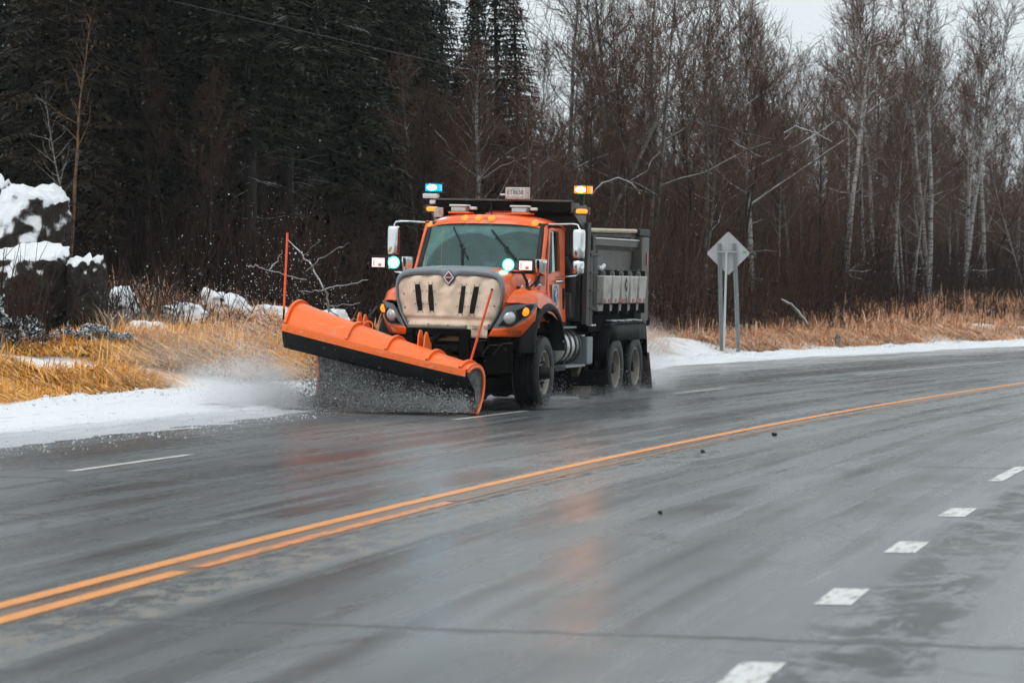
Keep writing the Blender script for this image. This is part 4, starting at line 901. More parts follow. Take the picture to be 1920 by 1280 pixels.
m = MB(); m.grid([[tuple(Vector(pm(t_, k)) + Vector((.03 + .05 * max(mnoise.noise((t_ * 14, k * 3, 1)), 0) * (k < 4), 0, 0))) for k in np.linspace(.3, 6.2, 26)] for t_ in np.linspace(.012, .988, 60)]); m.build('blade_face_slush', SLUSH, plow, sharp=80)
for t_ in (.0, .035, .21, .43, .645, .985):    # ribs over the crown
    m = MB(); rows = []
    for k in np.linspace(3.2 if t_ > .0 else .0, 7.86, 26):
        p = Vector(pm(min(max(t_, .002), .998), k)); q1 = Vector(pm(min(max(t_, .002), .998), min(k + .2, 8))); q0 = Vector(pm(min(max(t_, .002), .998), max(k - .2, 0)))
        tg = (q1 - q0).normalized(); al = (Vector(plow_l[6]) - Vector(plow_r[6])).normalized(); nn = al.cross(tg).normalized()
        if nn.z < 0 and k > 4.5: nn = -nn
        elif k <= 4.5 and nn.x > 0: nn = -nn
        hgt = .055 if t_ > 0 else .03
        rows.append([tuple(p + al * wd_ + nn * h) for wd_, h in ((-.022, .0), (-.022, hgt), (.022, hgt), (.022, .0))])
    m.grid(rows); m.build('blade_rib', PLOWOR, plow, .004)
m = MB()      # cheek plate at the near end
out = [pm(0.0, k) for k in np.linspace(0, 8, 25)]
m.grid([[tuple(np.array(p) * (1 - f) + np.array([2.42, .82, .34]) * f + np.array([0, .012, 0])) for p in out] for f in (0, .13)]); m.build('end_cheek', PLOWOR, plow, solid=.03)
m = MB(); m.grid([[tuple(np.array(p) * (1 - f) + np.array([2.42, .82, .34]) * f + np.array([0, -.012, 0])) for p in out] for f in (.1, .98)]); m.build('end_plate', SLUSH, plow)
def lip(t_): return Vector(pm(t_, 8))
mb = MB()
for t_ in np.linspace(.03, .97, 22): p = lip(t_) + Vector((.04, 0, -.035)); mb.lathe([(0, .010), (.008, .009), (.010, .0005)], p, (1, -.2, 0), 6)
tag(mb.build('lip_bolts', PLOWOR, plow), kind='stuff')
m = MB(); rows = []
for t_ in np.linspace(0, 1, 21):
    p = lip(t_); h = lerp(.075, .085, t_); rows.append([p + Vector((-.01, 0, .03)), p + Vector((.035, 0, .025)), p + Vector((.04, 0, -h)), p + Vector((.0, 0, -h))])
m.grid(rows); m.build('lip_bar', PLOWOR, plow, .004)
m = MB(); rows = []
for t_ in np.linspace(0, 1, 31):
    p = lip(t_); hh = lerp(.25, .30, t_)
    rows.append([p + Vector((.018 - .10 * f * f - .012 * math.sin(t_ * 19) * f, 0, -.03 - hh * f)) for f in np.linspace(0, 1, 7)])
m.grid(rows); m.build('rubber_flap', RUBBER, plow, solid=.018)
EDGE = simple('worn_red_edge', (.16, .022, .015), .6, .1, (.03, .028, .028), 4, .9)
for k in range(7):
    t0, t1 = k / 7 + .004, (k + 1) / 7 - .004
    m = MB(); m.grid([[tuple(Vector(pm(t_, kk)) + Vector((.035, 0, 0))) for kk in (-.0, .45, .9)] for t_ in np.linspace(t0, t1, 4)]); m.build('cutting_edge', EDGE, plow, solid=.03)
for (A, B) in (((2.23, .66, .70), (2.27, .985, 1.79)), ((1.72, -2.375, 1.40), (1.66, -2.365, 2.56))):
    A = Vector(A); B = Vector(B); m = MB(); m.tube([A.lerp(B, .03), B], .018, 8); rd = m.build('marker_rod', ROD, plow)
    m = MB(); m.tube([A - (B - A).normalized() * .12, A.lerp(B, .05)], .016, 8); m.tube([B, B + (B - A).normalized() * .02], .02, 8); m.build('rod_base', BLACKM, rd)
for t_, sc in ((.315, 1.0), (.665, .85)):    # lift lugs
    p = Vector(pm(t_, 5.0)); al = (Vector(plow_l[6]) - Vector(plow_r[6])).normalized()
    for dy in (-.055, .055):
        m = MB(); prof = [(-.22, -.08), (.16, -.02), (.12, .20), (.06, .27), (-.02, .27), (-.09, .18), (-.2, .1)]
        m.prism([(a * sc, b * sc) for a, b in prof], lambda a, b: p + al * (dy - .012) + Vector((a, 0, b)), lambda a, b: p + al * (dy + .012) + Vector((a, 0, b))); m.build('lift_lug', PLOWOR, plow, .004)
p = Vector(pm(.60, 5.9)); m = MB(); m.tube([p + Vector((0, .07 * math.cos(q), .03 + .07 * math.sin(q))) for q in np.linspace(-.6, math.pi + .6, 15)], .011, 6); m.build('lift_ring', PLOWOR, plow)
m = MB()
for t_ in (.15, .4, .65, .88): p = Vector(pm(t_, 2.4)); m.tube([p + Vector((-.2, .06, 0)), p + Vector((-.45, .15, -.08))], .05, 8)
m.tube([Vector(pm(.06, 2.3)) + Vector((-.32, .1, -.05)), Vector(pm(.92, 1.6)) + Vector((-.3, .1, -.05))], .06, 8); m.build('blade_backing', UNDER, plow)

# ------------------------------------------------------------------ wood, brush, grass, rocks
class Poly:
    """collects tapering twigs; the tubes are made in batches of equal length"""
    def __init__(s): s.g = {}
    def tube(s, P, Rr, k=3): s.g.setdefault((len(P), k), ([], []))[0].append(P); s.g[(len(P), k)][1].append(Rr)
    def batch(s, P, Rr, k=3):
        q = s.g.setdefault((P.shape[1], k), ([], [])); q[0].extend(P); q[1].extend(Rr)
    def mesh(s, name, mat, smooth=True):
        VV = []; FF = []; n0 = 0
        for (m, k), (Ps, Rs) in s.g.items():
            P = np.array(Ps, float); Rr = np.array(Rs, float); T = np.empty_like(P); T[:, 1:-1] = P[:, 2:] - P[:, :-2]; T[:, 0] = P[:, 1] - P[:, 0]; T[:, -1] = P[:, -1] - P[:, -2]
            T /= np.linalg.norm(T, axis=2)[:, :, None] + 1e-9
            ref = np.where((np.abs(T[:, :, 2]).mean(1) > .7)[:, None, None], np.array([.31, .93, .17]), np.array([0, 0, 1.]))
            X = np.cross(T, np.broadcast_to(ref, T.shape)); X /= np.linalg.norm(X, axis=2)[:, :, None] + 1e-9; Y = np.cross(X, T)
            q = np.arange(k) * 2 * math.pi / k + math.pi / 2
            V = P[:, :, None] + Rr[:, :, None, None] * (X[:, :, None] * np.cos(q)[:, None] + Y[:, :, None] * np.sin(q)[:, None])
            i, j = np.meshgrid(np.arange(m - 1), np.arange(k), indexing='ij'); a = i * k + j; b = i * k + (j + 1) % k
            f = np.stack([a, b, b + k, a + k], -1).reshape(-1, 4); N_ = len(P)
            FF.append((f[None] + (np.arange(N_) * m * k)[:, None, None]).reshape(-1, 4) + n0); VV.append(V.reshape(-1, 3)); n0 += N_ * m * k
        return np_mesh(name, np.concatenate(VV), np.concatenate(FF), mat, smooth)
def bend_many(P0, D0, L, n, r2, wob=.1, rise=0.0):
    N_ = len(P0); P = np.empty((N_, n + 1, 3)); P[:, 0] = P0; d = D0 / (np.linalg.norm(D0, axis=1)[:, None] + 1e-9)
    for k in range(n):
        d = d + r2.normal(0, wob, (N_, 3)); d[:, 2] += rise; d /= np.linalg.norm(d, axis=1)[:, None] + 1e-9; P[:, k + 1] = P[:, k] + d * (L / n)[:, None]
    return P

def bark(kind):
    def f(t, g):
        co = t.coord()
        if kind == 'birch':
            a = t.noise(3.0, 5, .7, t.scaled(co, (.8, .8, 4.5))); b = t.noise(1.0, 3, .5, co)
            c = t.mix(t.step(a, .50, .60), (.31, .305, .295), (.035, .032, .028)); return t.mix(t.math('MULTIPLY', t.step(b, .55, .75), .6), c, (.17, .15, .13))
        if kind == 'aspen':
            a = t.noise(2.0, 5, .7, t.scaled(co, (1, 1, 3.0))); return t.mix(t.step(a, .35, .68), (.19, .18, .16), (.06, .055, .05))
        if kind == 'gold':
            a = t.noise(2.0, 5, .7, t.scaled(co, (1, 1, 2.5))); return t.mix(t.step(a, .40, .6), (.15, .085, .04), (.05, .035, .025))
        a = t.noise(2.5, 5, .7, t.scaled(co, (1, 1, 2.0))); return t.mix(a, (.010, .008, .007), (.036, .029, .024))
    return f
B_BIRCH = snowy('birch_bark', bark('birch'), .8, .5, .9, 3.0, .95)
B_ASPEN = snowy('grey_bark', bark('aspen'), .85, .58, .95, 3.0, .8)
B_DARK = snowy('dark_bark', bark('dark'), .9, .75, 1.15, 3.0, .7)
B_GOLD = snowy('golden_bark', bark('gold'), .9, .9, 1.2, 3.0, .8)
def island(t, a, b):
    return t.mix(t.n('ShaderNodeNewGeometry').outputs['Random Per Island'], a, b)
TWIG = snowy('brown_twigs', lambda t, g: island(t, (.058, .031, .022), (.135, .074, .050)), .9, .95, 1.4, 1.2, .6)
TWIGR = snowy('reddish_twigs', lambda t, g: island(t, (.036, .020, .015), (.105, .054, .035)), .9, 1.0, 1.5, 1.2, .45)
BRUSH = snowy('brush_stems', lambda t, g: island(t, (.018, .011, .009), (.060, .031, .022)), .9, .9, 1.4, .8, .5)
def needle_mat(name, a, b, amt):
    return snowy(name, lambda t, g: t.mix(t.step(t.noise(1.3, 5, .65, t.coord()), .40, .68), island(t, a, tuple(lerp(x, y, .35) for x, y in zip(a, b))), b), .85, .95, 1.35, .9, amt, (.55, .57, .60))
NEEDLE = needle_mat('spruce_needles', (.004, .006, .004), (.046, .048, .020), .16)
NEEDLEW = needle_mat('rusty_spruce_needles', (.008, .007, .0035), (.042, .026, .009), .1)

def rdir(rng, up):  # unit direction, up = elevation in radians
    a = rng.uniform(0, 2 * math.pi); return np.array([math.cos(a) * math.cos(up), math.sin(a) * math.cos(up), math.sin(up)])
def bend(p, d, L, n, rng, wob=.12, rise=0.0):
    P = [np.array(p, float)]; d = np.array(d, float)
    for k in range(n):
        d = d + rng.normal(0, wob, 3) + np.array([0, 0, rise]); d /= np.linalg.norm(d); P.append(P[-1] + d * L / n)
    return np.array(P)
def bare_tree(seed, h, limbs=26, lo=.38, spread=.27, r0=.0092, twmin=.0072, dens=1.12, lean=.03, fork=False, low=False):
    rng = np.random.default_rng(seed); T = Poly(); W = Poly()
    tops = []
    d0 = np.array([rng.normal(0, lean), rng.normal(0, lean), 1.0]); trunk = bend((0, 0, -.3), d0, h, 14, rng, .035, .02)
    rr = h * r0 * np.linspace(1, .10, 15) ** 1.05; T.tube(trunk, rr, 6); tops.append((trunk, rr))
    if fork:
        k = 4 if fork == 1 else 1; b = bend(trunk[k], (rng.normal(0, .25), rng.normal(0, .25), 1), h * (1 - k / 14) * .95, 10, rng, .04, .05); r2 = rr[k] * .8 * np.linspace(1, .12, 11); T.tube(b, r2, 6); tops.append((b, r2))
    ang = rng.uniform(0, 6.28)
    for tr, rad in tops:
        n = len(tr)
        for i in range(int(limbs / len(tops))):
            f = lo + (1 - lo) * (i + rng.uniform(0, 1)) / (limbs / len(tops)); f = min(f, .985); x = f * (n - 1); j = int(x); g = x - j
            p = tr[j] * (1 - g) + tr[min(j + 1, n - 1)] * g; r = (rad[j] * (1 - g) + rad[min(j + 1, n - 1)] * g)
            ang += 2.4 + rng.normal(0, .4); el = rng.uniform(.35, .85) + .35 * f - (.25 if f < .5 else 0)
            L = h * spread * (1.25 - f) * rng.uniform(.7, 1.25) + .25
            d = np.array([math.cos(ang) * math.cos(el), math.sin(ang) * math.cos(el), math.sin(el)])
            b = bend(p, d, L, 5, rng, .14, .07); rb = max(r * .45, twmin * 1.5); T.tube(b, np.linspace(rb, twmin, 6), 4)
            for q in range(int((5 + 4 * L) * dens)):
                x = rng.uniform(.2, 1) * 5; j = min(int(x), 4); pp = b[j] + (b[j + 1] - b[j]) * (x - j); dd = (b[j + 1] - b[j]); dd /= np.linalg.norm(dd)
                d2 = dd * .8 + rng.normal(0, .55, 3) + np.array([0, 0, .25]); d2 /= np.linalg.norm(d2); L2 = L * rng.uniform(.18, .45) + .1
                c = bend(pp, d2, L2, 3, rng, .16, .06); W.tube(c, np.array([.0105, .009, .0075, .0055]) * (twmin / .008), 3)
                for _ in range(int(rng.integers(2, 5) * dens)):
                    x = rng.uniform(.25, 1) * 3; j = min(int(x), 2); p3 = c[j] + (c[j + 1] - c[j]) * (x - j); d3 = d2 * .8 + rng.normal(0, .5, 3) + np.array([0, 0, .2]); d3 /= np.linalg.norm(d3)
                    W.tube(bend(p3, d3, rng.uniform(.2, .55) + L2 * .25, 2, rng, .15, .05), np.array([.0075, .0065, .0045]) * (twmin / .008), 3)
    if low:      # dead side limbs low on the trunk
        for _ in range(9):
            x = rng.uniform(1.5, lo * 14); j = int(x); b = bend(trunk[j], rdir(rng, rng.uniform(-.2, .5)), rng.uniform(.4, 1.3), 5, rng, .22, .0); T.tube(b, np.linspace(.015, .006, 6), 4)
            for q in range(5):
                j = rng.integers(1, 5); W.tube(bend(b[j], rdir(rng, rng.uniform(-.3, .7)), rng.uniform(.2, .7), 2, rng, .2), [.008, .007, .005], 3)
    return T, W

def spruce(seed, h, w_, base=.12, dens=1.0, droop=.35):
    rng = np.random.default_rng(seed); T = Poly(); n = 12
    tr = bend((0, 0, -.3), (rng.normal(0, .015), rng.normal(0, .015), 1), h, n, rng, .012, .03); T.tube(tr, h * .0125 * np.linspace(1, .06, n + 1), 6)
    V = []; F = []; k0 = 0
    z = base * h
    while z < h * .995:
        f = z / h; L = w_ * (1 - f) ** .8 * (1 if f > base + .1 else .75) + .08
        nb = max(4, int(8 * (1 - f * .4) * dens)); a0 = rng.uniform(0, 6.28)
        x = min(f * n, n - .001); j = int(x); p0 = tr[j] + (tr[j + 1] - tr[j]) * (x - j)
        for b in range(nb):
            a = a0 + 6.283 * b / nb + rng.normal(0, .25); Lb = L * rng.uniform(.65, 1.15); out = np.array([math.cos(a), math.sin(a), 0]); sd = np.array([-math.sin(a), math.cos(a), 0])
            m = max(3, int(Lb / .12))
            dr = droop * rng.uniform(.5, 1.3)
            for q in range(m):
                g = (q + rng.uniform(.2, 1)) / m; pos = p0 + out * (Lb * g) + np.array([0, 0, Lb * (.15 * g - dr * g * g)]) + sd * rng.normal(0, .05)
                wl = .36 * Lb * (1 - .65 * g) * rng.uniform(.6, 1.2) + .09
                for sgn in (-1, 1):
                    tip = pos + sd * sgn * wl + out * wl * .55 + np.array([0, 0, -.26 * wl * rng.uniform(.2, 1.6)]); e = out * (.045 + .035 * rng.random())
                    V += [pos - e * .5, pos + e, tip + e * .2 + [0, 0, -.02], tip - e * .4]; F.append((k0, k0 + 1, k0 + 2, k0 + 3)); k0 += 4
                if rng.random() < .8:   # hanging sprig
                    l2 = rng.uniform(.10, .26); V += [pos - sd * .035, pos + sd * .035, pos + sd * .015 + out * .05 - [0, 0, l2], pos - sd * .015 + out * .05 - [0, 0, l2]]; F.append((k0, k0 + 1, k0 + 2, k0 + 3)); k0 += 4
        z += (.12 + .15 * (1 - f)) * rng.uniform(.75, 1.25) * (h / 13) ** .5
    # bare dead limbs under the crown
    for _ in range(int(16 * (base / .12))):
        zz = rng.uniform(.06, base + .05) * h; j = min(int(zz / h * n), n - 1); b = bend(tr[j] * (1 - (zz / h * n - j)) + tr[j + 1] * (zz / h * n - j), rdir(rng, rng.uniform(-.35, .15)), rng.uniform(.5, 1.7), 4, rng, .15, -.03); T.tube(b, np.linspace(.012, .004, 5), 3)
    return T, (np.array(V), np.array(F))

def thing_tree(name, tm, cm, loc, rz, sc, label, cat, group=None, tm_name='trunk', cm_name='crown'):
    e = link(name, None, None, loc); e.rotation_euler = (0, 0, rz); e.scale = (sc[0], sc[0], sc[1])
    link('trunk', tm, e); link('crown', cm, e)
    return tag(e, label, cat, group)

# prototypes (shared meshes)
SPR = []
for sd_, h, w_, b_ in ((1, 14.5, 2.5, .07), (2, 13.5, 1.9, .10), (3, 15.5, 2.9, .20), (4, 13, 1.35, .08), (5, 15, 2.5, .30)):
    T, (V, F) = spruce(sd_, h, w_, b_); SPR.append((h, T.mesh('spruce_trunk', B_DARK), np_mesh('spruce_crown', V, F, NEEDLE), np_mesh('rusty_spruce_crown', V, F, NEEDLEW)))
BARE = []
for sd_, h, kw in ((11, 12, dict(limbs=30, lo=.40)), (12, 12, dict(limbs=26, lo=.48, low=True)), (13, 12, dict(limbs=30, lo=.35, fork=1)), (14, 12, dict(limbs=24, lo=.5, spread=.22, low=True)), (15, 12, dict(limbs=34, lo=.30, spread=.30, fork=2)), (16, 12, dict(limbs=22, lo=.55, spread=.2, r0=.0088)), (17, 12, dict(limbs=28, lo=.33, spread=.33, low=True, lean=.08))):
    T, W = bare_tree(sd_, h, **kw)
    BARE.append({'birch': T.mesh('birch_trunk', B_BIRCH), 'aspen': T.mesh('aspen_trunk', B_ASPEN), 'dark': T.mesh('dark_trunk', B_DARK), 'gold': T.mesh('golden_trunk', B_GOLD), 'tw': W.mesh('bare_crown', TWIG, False), 'twr': W.mesh('red_bare_crown', TWIGR, False)})
def d_line(px): return float(np.interp(px, [1000, 1200, 1350, 1500, 1600, 1750, 1920, 2100], [92, 95, 100, 108, 119, 130, 139, 149]))
def place(px, D, dz=0.0):
    X, Y = fan(px, D); return (X, Y, float(ground(X, Y)) + dz)
rng = np.random.default_rng(99)

# named spruces on the skyline and at the wood's edge: (px, D, kind, height, rusty, label)
def put_spruce(px, D, k, h, rusty, label, group=None):
    H_, tm, cm, cr = SPR[k]; f = h / H_
    return thing_tree('spruce_tree', tm, cr if rusty else cm, place(px, D), rng.uniform(0, 6.28), (f * rng.uniform(.9, 1.1), f), label, 'tree', group)
for px, D, k, h, ru, lb in (
    (975, 96, 1, 10.8, 0, 'dark pointed spruce nearest the bare trees, its spire against the sky above the cab'),
    (940, 98, 0, 12.2, 0, 'tall dark spruce second in from the edge of the conifers'),
    (880, 104, 3, 11.6, 0, 'slim dark spruce with its spire showing in a gap of sky'),
    (904, 106, 3, 11.9, 0, 'slim dark spruce close behind the skyline gap, twin of its neighbour'),
    (835, 100, 0, 12.6, 0, 'broad dark spruce left of the skyline gap'),
    (800, 96, 1, 12.4, 0, 'dark spruce leftmost of those whose tips show against the sky'),
    (760, 92, 0, 13.5, 0, 'dense dark spruce left of the blue beacon reaching out of the picture'),
    (100, 70, 0, 13, 1, 'rusty brown spruce behind the upper snow-capped boulder'),
    (210, 74, 2, 14, 1, 'olive brown spruce with hanging boughs right of the boulders'),
    (330, 76, 2, 15, 0, 'tall dark spruce with snow on its lowest boughs'),
    (465, 74, 4, 15, 0, 'spruce with a long bare dark trunk left of the tall marker rod'),
    (535, 77, 4, 15, 0, 'spruce with a bare dark trunk above the raised plow end')):
    put_spruce(px, D, k, h, ru, lb)
for i in range(46):      # the massed conifers
    px = -260 + (i % 23) * 54 + rng.uniform(-20, 20); D = rng.uniform(80, 92) if i < 23 else rng.uniform(92, 112)
    if px > 770: D = rng.uniform(106, 116)
    if px > 985: continue
    left = px < 420
    put_spruce(px, D, int(rng.integers(0, 5)), rng.uniform(12.5, 16) if px < 760 else rng.uniform(6.8, 8.4), bool(rng.random() < (.35 if left else .1)),
               'dark spruce massed %s %s' % ('in the second row' if D < 92 else 'deep in the wood', 'off the left edge' if px < 20 else 'above the boulders' if px < 150 else 'between the boulders and the snowy rocks' if px < 300 else 'left of the long bare trunk' if px < 450 else 'above the marker rod' if px < 580 else 'above the raised plow end' if px < 720 else 'behind the blue beacon' if px < 860 else 'low behind the cab roof'), 'spruces massed at the left of the wood')

for i in range(16):     # the wood runs on past the left edge
    px = -300 - i * 48 + rng.uniform(-18, 18); put_spruce(px, rng.uniform(72, 100), int(rng.integers(0, 5)), rng.uniform(12.5, 15.5), bool(rng.random() < .3), 'dark spruce of the wood running on past the left edge', 'spruces past the left edge')

def put_bare(px, D, k, barkk, h, label, group=None, red=False, rz=None, wide=1.0, lean=None, cat='tree', name='bare_tree', crown=True):
    b = BARE[k]; f = h / 12; e = link(name, None, None, place(px, D)); e.rotation_euler = (0, lean or 0, rng.uniform(0, 6.28) if rz is None else rz); e.scale = (f * wide, f * wide, f)
    if lean: e.rotation_euler = (0, lean, 0)
    link('trunk', b[barkk], e)
    if crown: link('crown', b['twr' if red else 'tw'], e)
    return tag(e, label, cat, group)
for px, D, k, bk, h, lb, kw in (
    (128, 66, 5, 'gold', 6.2, 'slender golden-barked sapling behind the snow-capped boulders', dict(crown=False)),
    (142, 66.6, 3, 'aspen', 4.6, 'thin pale sapling twin beside the golden-barked one', dict(crown=False)),
    (268, 74, 5, 'gold', 8, 'slim tree with a rust-coloured trunk among the dark spruces', dict(crown=False)),
    (172, 82, 3, 'birch', 12, 'white birch trunk glimpsed between the far left spruces', {}),
    (912, 84, 2, 'birch', 7.4, 'pale forked birch in front of the spruces above the licence plate', {}),
    (795, 86, 3, 'aspen', 7.0, 'thin grey tree in front of spruces, just left of the blue beacon', {}),
    (1000, 84, 1, 'aspen', 6.8, 'spindly grey tree with snowy twigs left of the amber beacon', {}),
    (1070, 95.5, 4, 'aspen', 12.4, 'tall grey bare tree first right of the spruces', {}),
    (1165, 98.0, 2, 'aspen', 12.9, 'tall bare tree whose top leaves the picture above the dump body', {}),
    (1215, 99.0, 4, 'aspen', 12.5, 'wide-crowned bare tree right of the amber beacon', {}),
    (1322, 101.5, 1, 'aspen', 12.1, 'crooked grey tree with snow-laden side limbs left of the diamond sign', {}),
    (1415, 105.0, 6, 'birch', 12.5, 'birch with thick snowy limbs right above the diamond sign', {}),
    (1488, 107.5, 5, 'aspen', 10.1, 'leaning tree with a smooth grey trunk right of the diamond sign', dict(lean=-.05)),
    (1575, 117.0, 3, 'birch', 13.3, 'thin pale birch right of the leaning grey trunk', {}),
    (1625, 125.0, 5, 'birch', 13.6, 'straight pale birch left of the broken snag', {}),
    (1640, 128.0, 3, 'birch', 13.6, 'pale birch close beside another, left of the broken snag', {}),
    (1738, 129.0, 5, 'birch', 13.9, 'thick white birch, left stem of the closest pair', {}),
    (1747, 129.6, 3, 'birch', 13.6, 'thick white birch, right stem of the closest pair', {}),
    (1800, 133.0, 3, 'birch', 13.1, 'white birch with black bands right of the close pair', {}),
    (1816, 135.0, 5, 'birch', 12.4, 'thinner dark-flecked birch just right of the banded one', {}),
    (1850, 137.0, 1, 'birch', 12.2, 'slender birch second from the right edge', {}),
    (1905, 141.0, 3, 'birch', 10.8, 'pale birch at the right edge with a snowy stub limb', {})):
    put_bare(px, D, k, bk, h, lb, **kw)
put_bare(1708, 128, 3, 'birch', 6.6, 'broken white birch snag left of the close pair', crown=False, name='birch_snag')
def top_h(px, D):     # height of the bare wood's outline
    y = np.interp(px, [1000, 1100, 1250, 1400, 1500, 1600, 1700, 1760, 1850, 1920, 2100], [-30, -30, 5, 35, 70, 95, 65, 50, 130, 210, 230]); return 1.77 + (547 - y) / 6000 * D
BK = {'birch': 'white-barked', 'aspen': 'grey-barked', 'dark': 'dark-barked'}
def where(px):
    for lim, w_ in ((1060, 'behind the amber beacon'), (1140, 'above the dump body'), (1230, 'right of the dump body'), (1310, 'left of the diamond sign'), (1420, 'behind the diamond sign'), (1530, 'just right of the diamond sign'), (1640, 'left of the broken snag'), (1760, 'around the close birch pair'), (1850, 'right of the close birch pair')):
        if px < lim: return w_
    return 'at the right edge'
for i in range(158):
    px = rng.uniform(985, 2080); dl = d_line(px); D = dl + rng.uniform(0, 1) ** 1.3 * 42
    if px > 1840 and rng.random() < .5: continue
    k = .40 + .60 * rng.uniform(0, 1) ** 1.45; h = (top_h(px, D) - float(ground(*fan(px, D)))) * k
    bk = str(rng.choice(['aspen', 'dark', 'birch'], p=[.5, .42, .08] if px < 1500 else [.5, .36, .14])); red = bool(rng.random() < (.55 if px < 1450 else .2))
    put_bare(px, D, int(rng.integers(0, 7)), bk, h, '%s %s tree, %s twigs, %s, %s' % ('tall' if k > .8 else 'low' if k < .62 else 'mid-height', BK[bk], 'reddish' if red else 'brown', 'front of the wood' if D < dl + 10 else 'middle of the wood' if D < dl + 22 else 'deep in the wood', where(px)), 'bare trees of the wood on the right', red, wide=rng.uniform(.75, 1.1))
for i in range(34):      # young trees under and before the conifers
    px = rng.uniform(430, 1010); D = rng.uniform(80, 92); bk = str(rng.choice(['aspen', 'dark'])); h = rng.uniform(3.2, 6.2); red = bool(rng.random() < .7)
    wh = 'above the tall marker rod' if px < 560 else 'left of the mirrors' if px < 690 else 'behind the blue beacon' if px < 830 else 'behind the cab roof' if px < 930 else 'behind the licence plate'
    put_bare(px, D, int(rng.integers(0, 7)), bk, h, '%s %s young tree with %s twigs in the brush %s' % ('tall' if h > 4.8 else 'short', BK[bk], 'reddish' if red else 'brown', wh), 'young trees in the brush behind the truck', red, wide=.9)
for i in range(12):
    px = rng.uniform(150, 430); D = rng.uniform(72, 80); h = rng.uniform(3, 6)
    put_bare(px, D, int(rng.integers(0, 7)), 'dark', h, '%s dark young tree under the spruces %s' % ('tall' if h > 4.5 else 'short', 'right beside the boulders' if px < 240 else 'above the rounded snowy rock' if px < 350 else 'left of the tall marker rod'), 'young trees under the left spruces', True, wide=.9)

for i in range(26):
    u = -75 + i * 6 + rng.uniform(-2, 2); s = -rng.uniform(24, 40); X, Y = us(u, s)
    if abs(X) < .17 * Y + 3: continue
    H_, tm, cm, cr = SPR[i % 5]; f = rng.uniform(.8, 1.1)
    thing_tree('spruce_tree', tm, cm, (float(X), float(Y), float(ground_us(u, s))), rng.uniform(0, 6), (f, f), 'spruce across the road, seen only as a reflection in door glass and chrome', 'tree', 'spruces across the road')

# far wood, one dim mass
P_ = Poly(); r2 = np.random.default_rng(5)
def quick_tree(P_, x, y, z, h, r2, nl=22):
    tr = bend((x, y, z - .3), (r2.normal(0, .03), r2.normal(0, .03), 1), h, 5, r2, .03); P_.tube(tr, h * .011 * np.linspace(1, .12, 6), 3)
    for q in range(nl):
        f = r2.uniform(.3, .98) * 5; j = min(int(f), 4); p = tr[j] + (tr[j + 1] - tr[j]) * (f - j); L = h * .26 * (1.2 - f / 5) + .3
        b = bend(p, rdir(r2, r2.uniform(.5, 1.2)), L, 2, r2, .15, .1); P_.tube(b, [.03, .022, .012], 3)
        for k in range(4): P_.tube(bend(b[1], rdir(r2, r2.uniform(.2, 1.3)), L * .5, 1, r2), [.017, .008], 3)
for i in range(260):
    px = r2.uniform(-300, 2150); D = r2.uniform(165, 215); X, Y = fan(px, D); z = float(ground(X, Y)); h = (top_h(max(px, 1000), D) - z) * r2.uniform(.42, .72) * (.55 if px < 1010 else 1)
    quick_tree(P_, X, Y, z, h, r2)
far = link('far_wood', P_.mesh('far_wood', TWIG, False)); tag(far, 'dim bare wood fading out behind the nearer trees', 'wood', kind='stuff')

# reddish brush: thickets of thin stems
def thicket(name, n, pxr, Dr, hr, label, mat, seed, per=20, lean=.16, smin=14.5, spr=.28, thick=1.0, line=False):
    P_ = Poly(); r2 = np.random.default_rng(seed); px = r2.uniform(*pxr, n); D = r2.uniform(*Dr, n)
    if line: D = D + np.array([d_line(q) for q in px])
    X, Y = fan(px, D); u, s = to_us(X, Y); ok = s > smin; X, Y = X[ok], Y[ok]; n = len(X)
    z = np.repeat(ground(X, Y), per); H = np.repeat(r2.uniform(*hr, n), per) * r2.uniform(.45, 1.1, n * per); N_ = n * per
    B = np.stack([np.repeat(X, per) + r2.normal(0, spr, N_), np.repeat(Y, per) + r2.normal(0, spr, N_), z - .1], 1)
    P = bend_many(B, np.stack([r2.normal(0, lean, N_), r2.normal(0, lean, N_), np.ones(N_)], 1), H, 3, r2, .09, .02)
    P_.batch(P, np.array([.013, .011, .009, .005]) * thick * r2.uniform(.7, 1.3, N_)[:, None], 3)
    for q in range(3):
        j = r2.integers(1, 3, N_); p = P[np.arange(N_), j]; P_.batch(bend_many(p, np.stack([r2.normal(0, .5, N_), r2.normal(0, .5, N_), np.ones(N_)], 1), H * r2.uniform(.18, .42, N_), 2, r2, .1), np.tile(np.array([.0085, .007, .004]) * thick, (N_, 1)), 3)
    o = link(name, P_.mesh(name, mat, False)); return tag(o, label, 'brush', kind='stuff')
thicket('brush', 130, (-900, -150), (66, 92), (1.4, 3.4), 'dark bare brush past the left edge', BRUSH, 38, 14, smin=17)
thicket('brush', 560, (-150, 1010), (72, 92), (1.4, 3.6), 'dark reddish bare brush under the spruces', BRUSH, 31, 18, smin=17)
thicket('brush', 300, (960, 1600), (-4, 16), (1.2, 5.0), 'rust brown bare brush behind the dump body and sign', TWIGR, 32, 18, .12, 15.6, .35, 1.2, True)
thicket('brush', 320, (1480, 2080), (-2, 18), (1.0, 3.4), 'thin grey brown brush along the right edge of the wood', BRUSH, 33, 18, .14, 17, .35, 1.2, True)
thicket('brush', 420, (960, 2080), (16, 60), (2.5, 6.0), 'dark brush deep in the wood on the right', TWIG, 36, 14, .14, 20, .6, 2.2, True)
thicket('brush', 150, (1480, 2000), (-14, 0), (.6, 1.5), 'thin dark stems standing in the grass at the right verge', BRUSH, 37, 7, .2, 15.5, .5, 1.3, True)
